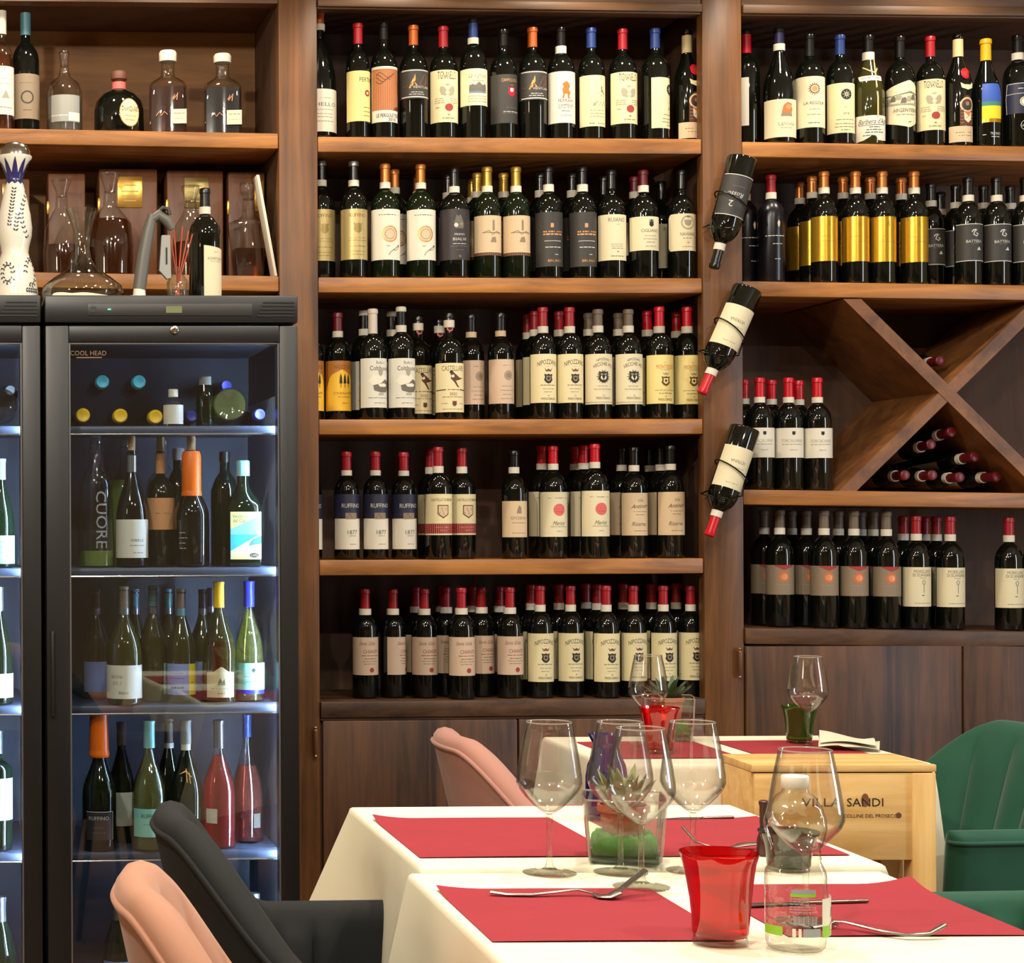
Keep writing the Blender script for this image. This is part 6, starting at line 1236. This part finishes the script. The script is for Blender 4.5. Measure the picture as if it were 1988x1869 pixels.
e = [L(1200, 1747, .012, 1747), L(1222, 1743, .022, 1743), L(1254, 1738, .036, 1738)]; sd = FT['ey']
tn = [[q+sd*(j-1.5)*.005 for q in e] for j in range(4)]
cutlery('fork', 'steel fork with its tines raised on the front left placemat', h0, hd, tines=tn)
h1 = [L(1834, 1820, .016, 1820), L(1805, 1824, .008, 1824), L(1760, 1824, .006, 1824), L(1700, 1817, .008, 1817), L(1640, 1809, .013, 1809), L(1618, 1806, .012, 1806)]
cutlery('fork', 'steel fork behind the water bottle on the front right placemat', h1, [(L(1618, 1806, .012, 1806), .004), (L(1600, 1806, .008, 1806), .010), (L(1570, 1808, .006, 1808), .011)], tines=[[L(1570, 1808, .006, 1808)+sd*(j-1.5)*.005, L(1530, 1806, .010, 1806)+sd*(j-1.5)*.005] for j in range(4)])
def knife(label, a, b, za=.0062):
    A_, B_ = L(*a, za, a[1]), L(*b, za, b[1]); m_ = A_+(B_-A_)*.45
    o = thing('knife', label, 'knife', A_, 0, 'cutlery on the placemats'); MB().tube([A_-A_, (m_-A_)*.5, m_-A_], [.004, .0045, .0038], 'steel', 10, .6).obj('handle', o, 60)
    MB().tube([m_-A_, m_-A_+(B_-m_)*.5, B_-A_], [.006, .009, .002], 'steel', 8, .14).obj('blade', o, 60)
knife('steel knife on the front right placemat, handle end showing right of the bottle', (1684, 1757), (1400, 1766))
knife('steel knife on the back right placemat of the middle table', (1424, 1592), (1290, 1595), .0056)
h2 = [L(1325, 1620, .03, 1640), L(1350, 1640, .012, 1648), L(1385, 1650, .008, 1654), L(1420, 1652, .008, 1654)]
cutlery('fork', 'thin fork on the middle table seen above the red tumbler rim', h2, [(h2[-1], .004), (L(1440, 1650, .010, 1652), .010), (L(1470, 1650, .012, 1652), .009)], hr=.0022)
# wooden crate stand
zc = .775; Yc = 3.84
a, b = W(1462, 1492, Yc), W(1803, 1492, Yc); ct = zc
o = thing('crate_stand', 'pale wooden wine crate on legs in front of the rear table', 'crate', (a.x, Yc, 0), math.radians(-4)); w_ = (b-a).length*1.0; d_ = .20; hz = .195
MB().box(0, w_, .006, d_, zc-.016, zc, 'crate_wood', .002).box(-.003, w_+.003, -.002, .012, zc-.014, zc+.001, 'crate_wood', .002).obj('lid', o)
pn = MB(); pn.box(.002, w_-.04, 0, .012, zc-hz, zc-.0165, 'crate_wood', .0015); fp = pn.obj('front_panel', o)
MB().box(0, .012, .0125, d_, zc-hz, zc-.0165, 'crate_wood', .0015).obj('side_panel', o); MB().box(w_-.012, w_, .046, d_-.047, zc-hz, zc-.0165, 'crate_wood', .0015).obj('side_panel', o)
MB().box(.0125, w_-.0475, d_-.012, d_, zc-hz, zc-.0165, 'crate_wood', .0015).obj('back_panel', o); MB().box(.0125, w_-.0475, .0125, d_-.0125, zc-hz, zc-hz+.012, 'crate_wood').obj('bottom', o)
for x0, y0 in ((w_-.047, -.004), (w_-.047, d_-.046)): MB().box(x0, x0+.048, y0, y0+.045, 0, zc-.0165, 'crate_post_wood', .002).obj('leg', o)
for x0, y0 in ((.013, .0135), (.013, d_-.046)): MB().box(x0, x0+.03, y0, y0+.03, 0, zc-hz-.0005, 'crate_post_wood', .002).obj('leg', o)
def cratetxt(t, cx, cz, h, wd, mat='black_ink', nm='lettering'):
    vs, fs, asp = text2d(t); wd = wd or asp*h; m_ = MB(); m_.add([(cx+a*wd, -.0006, cz+b*h) for a, b in vs], fs, mat); return m_.obj(nm, fp)
cratetxt('VILLA', w_*.375, zc-.076, .017, .080); cratetxt('SANDI', w_*.616, zc-.076, .017, .074); cratetxt('COLLINE DEL PROSECCO', w_*.655, zc-.104, .007, .118)
m_ = MB()
for cx, cz, rx, rz_ in ((w_*.616, zc-.072, .008, .014), (w_*.80, zc-.103, .006, .006)): m_.add([(cx+math.cos(i*PI/8)*rx, -.0004, cz+math.sin(i*PI/8)*rz_) for i in range(16)], [tuple(range(16))], 'brown_ink'); m_.obj('knot', fp); m_ = MB()
# ------------------------------------------------------------------ velvet tub chairs
def chair(px, py, t, yaw, mat, label, s=1.0, recl=.19, zt=.82, la=.24):
    """px, py: photo position of the top middle of the backrest; t: its distance along the view axis; yaw: facing direction"""
    q = Dp(px, py, t); k = q.z/zt; 
    a = math.radians(yaw); fx = Vector((math.cos(a), math.sin(a), 0)); loc = Vector((q.x, q.y, 0)) + fx*(.27*s)
    o = thing('tub_chair', label, 'chair', loc, a, 'velvet tub chairs')
    o.scale = (s, s, k)
    Ra, Rb, LA = .14, .275, la           # back arc half depth, half width, arm length
    arc = PI*math.sqrt((Ra*Ra+Rb*Rb)/2); tot = arc+2*LA
    def base(u):                           # centre line of the shell, u in 0..1 from one arm front round the back to the other
        s_ = u*tot
        if s_ < LA: return Vector((LA-s_-.02, Rb, 0)), Vector((0, 1, 0)), 0.0
        if s_ > tot-LA: return Vector((s_-(tot-LA)-.02, -Rb, 0)), Vector((0, -1, 0)), 0.0
        ph = PI*(s_-LA)/arc; n = Vector((-math.sin(ph)/Ra, math.cos(ph)/Rb, 0)).normalized()
        return Vector((-math.sin(ph)*Ra-.02, math.cos(ph)*Rb, 0)), n, math.sin(ph)
    def top(u):
        w = abs(u-.5)*tot; b0, b1 = .07, .315
        f = min(max((w-b0)/(b1-b0), 0), 1); f = f*f*(3-2*f)
        return .82-(.82-.63)*f
    nu = 192; TK = .030
    def shell(u, v):
        c, n, bk = base(u); zt_ = top(u); zb_ = .40; w = abs(u-.5)*tot
        chan = .022*abs(math.sin(u*tot*PI/.085))**.6*(1 if w < .40 else max(0, 1-(w-.40)/.05))
        if v <= .40: f = v/.40; z = zb_+(zt_-.028-zb_)*f; th = TK
        elif v < .60: ang = (v-.40)/.20*PI; z = zt_-.028+.028*math.sin(ang); th = TK*math.cos(ang)
        else: f = 1-(v-.60)/.40; z = zb_+.02+(zt_-.028-zb_-.02)*f; th = -TK-chan*math.sin(min(f, .95)/.95*PI)**.3 if f > 0 else -TK
        lean = recl*max(0, z-.45)*(.25+.75*bk) + .05*max(0, z-.45)
        edge = min(u, 1-u)*tot; 
        if edge < .03: th *= math.sqrt(max(0.0, 1-(1-edge/.03)**2))*.85+.15
        p = c + n*(th+lean); return (p.x, p.y, z)
    m_ = MB(); m_.grid(shell, nu, 30, mat)
    for e in (0, nu): m_.f.append(tuple((j*(nu+1)+e) for j in range(31))); m_.mi.append(0)
    m_.obj('shell', o, 70)
    # piping seam along the outer rim
    pts = []
    for i in range(nu+1): pts.append(shell(i/nu, .405))
    MB().tube([Vector(p) for p in pts], .0055, mat, 6).obj('piping', o, 70)
    def cush(u, v):
        q_ = (la-.24)/2
        ph = 2*PI*u; r = (.235*abs(math.cos(ph))**.55*math.copysign(1, math.cos(ph)), .222*abs(math.sin(ph))**.55*math.copysign(1, math.sin(ph)))
        pr = [(0, .485), (.5, .487), (.9, .478), (1, .455), (1, .40), (.92, .385), (0, .385)][int(round(v*6))]; return (r[0]*pr[0]*(1+q_*1.9)+.03+q_, r[1]*pr[0], pr[1])
    m_ = MB(); m_.grid(cush, 40, 6, mat, closeu=True); m_.obj('seat_cushion', o, 50)
    MB().box(-.19, .23+la-.24, -.22, .22, .36, .384, 'black_plastic', .008).obj('seat_base', o)
    for sx in (-1, 1):
        for sy in (-1, 1): MB().tube([(sx*.15+la/2-.1, sy*.17, .362), (sx*.20+la/2-.1, sy*.23, .0)], [.014, .009], 'leg_wood', 10).obj('leg', o)
    return o
chair(302, 1572, 2.90, -1, 'black_velvet', 'black velvet tub chair at the left of the middle table', s=.94, la=.22)
chair(226, 1698, 2.24, -3, 'pink_velvet', 'salmon pink velvet tub chair in the left foreground', s=.92, la=.2)
chair(852, 1421, 3.98, -3, 'rose_velvet', 'dusty pink velvet chair behind the middle table at the left', la=.16)
chair(2035, 1406, 4.38, 182, 'green_velvet', 'green velvet tub chair at the right of the rear table', s=1.05, la=.15)
chair(2480, 1555, 3.0, 180, 'green_velvet', 'green velvet chair at the right of the middle table, only its arm showing')
# ------------------------------------------------------------------ light
def area(name, loc, tgt, size, power, col=(1, .92, .78), sy=None):
    l = bpy.data.lights.new(name, 'AREA'); l.energy = power; l.color = col; l.shape = 'DISK' if sy is None else 'RECTANGLE'; l.size = size
    if sy: l.size_y = sy
    o = bpy.data.objects.new(name, l); COL.objects.link(o); o.location = loc
    o.rotation_euler = (Vector(tgt)-Vector(loc)).to_track_quat('-Z', 'Y').to_euler(); return o
def spot(name, loc, tgt, power, ang=100, r=.035, col=(1, .88, .70)):
    l = bpy.data.lights.new(name, 'SPOT'); l.energy = power; l.color = col; l.spot_size = math.radians(ang); l.spot_blend = .6; l.shadow_soft_size = r
    o = bpy.data.objects.new(name, l); COL.objects.link(o); o.location = loc
    o.rotation_euler = (Vector(tgt)-Vector(loc)).to_track_quat('-Z', 'Y').to_euler(); return o
for px, pw in ((60, 22), (330, 22), (760, 17), (1120, 28), (1480, 16), (1800, 24)):        # wall washers close to the shelving
    x = xw(px, 500); spot('wall_spot', (x, D-.30, ZC-.03), (x, D-.12, 0), pw, 120)
area('ceiling_and_fill_light', (-.7, 2.1, ZC-.03), (-.15, 4.5, 1.35), .13, 55)  # fill light added to brighten the fridge and the left bay
for x, y, pw in ((.55, 2.75, 26), (1.35, 3.3, 24), (2.3, 3.0, 20), (.3, 1.2, 34), (1.9, 1.2, 34)):          # lamps over the tables; the two nearest the viewer are added front fill
    area('ceiling_and_fill_light', (x, y, ZC-.02), (x, y+.15, 0), .13, pw)
area('entrance_daylight', (XR-.05, 2.9, 1.6), (0, 4.6, 1.5), .25, 40, (.70, .85, 1), 2.0)
area('wall_lamp', (XL+.1, 1.5, 2.45), (1.3, 5.3, 1.9), .22, 12, (1, .82, .55), .5)
w = bpy.data.worlds.new('world'); scn.world = w; w.use_nodes = True
w.node_tree.nodes['Background'].inputs[0].default_value = (1, .85, .7, 1); w.node_tree.nodes['Background'].inputs[1].default_value = .1
vs = scn.view_settings; vs.view_transform = 'Standard'; vs.look = 'None'; vs.exposure = 0; vs.gamma = 1
try: vs.use_curve_mapping = False
except Exception: pass
cy = scn.cycles
cy.use_denoising = True; cy.max_bounces = 12; cy.transparent_max_bounces = 32; cy.transmission_bounces = 8; cy.glossy_bounces = 4; cy.diffuse_bounces = 3
cy.caustics_reflective = False; cy.caustics_refractive = False; cy.sample_clamp_indirect = 4; cy.blur_glossy = .3
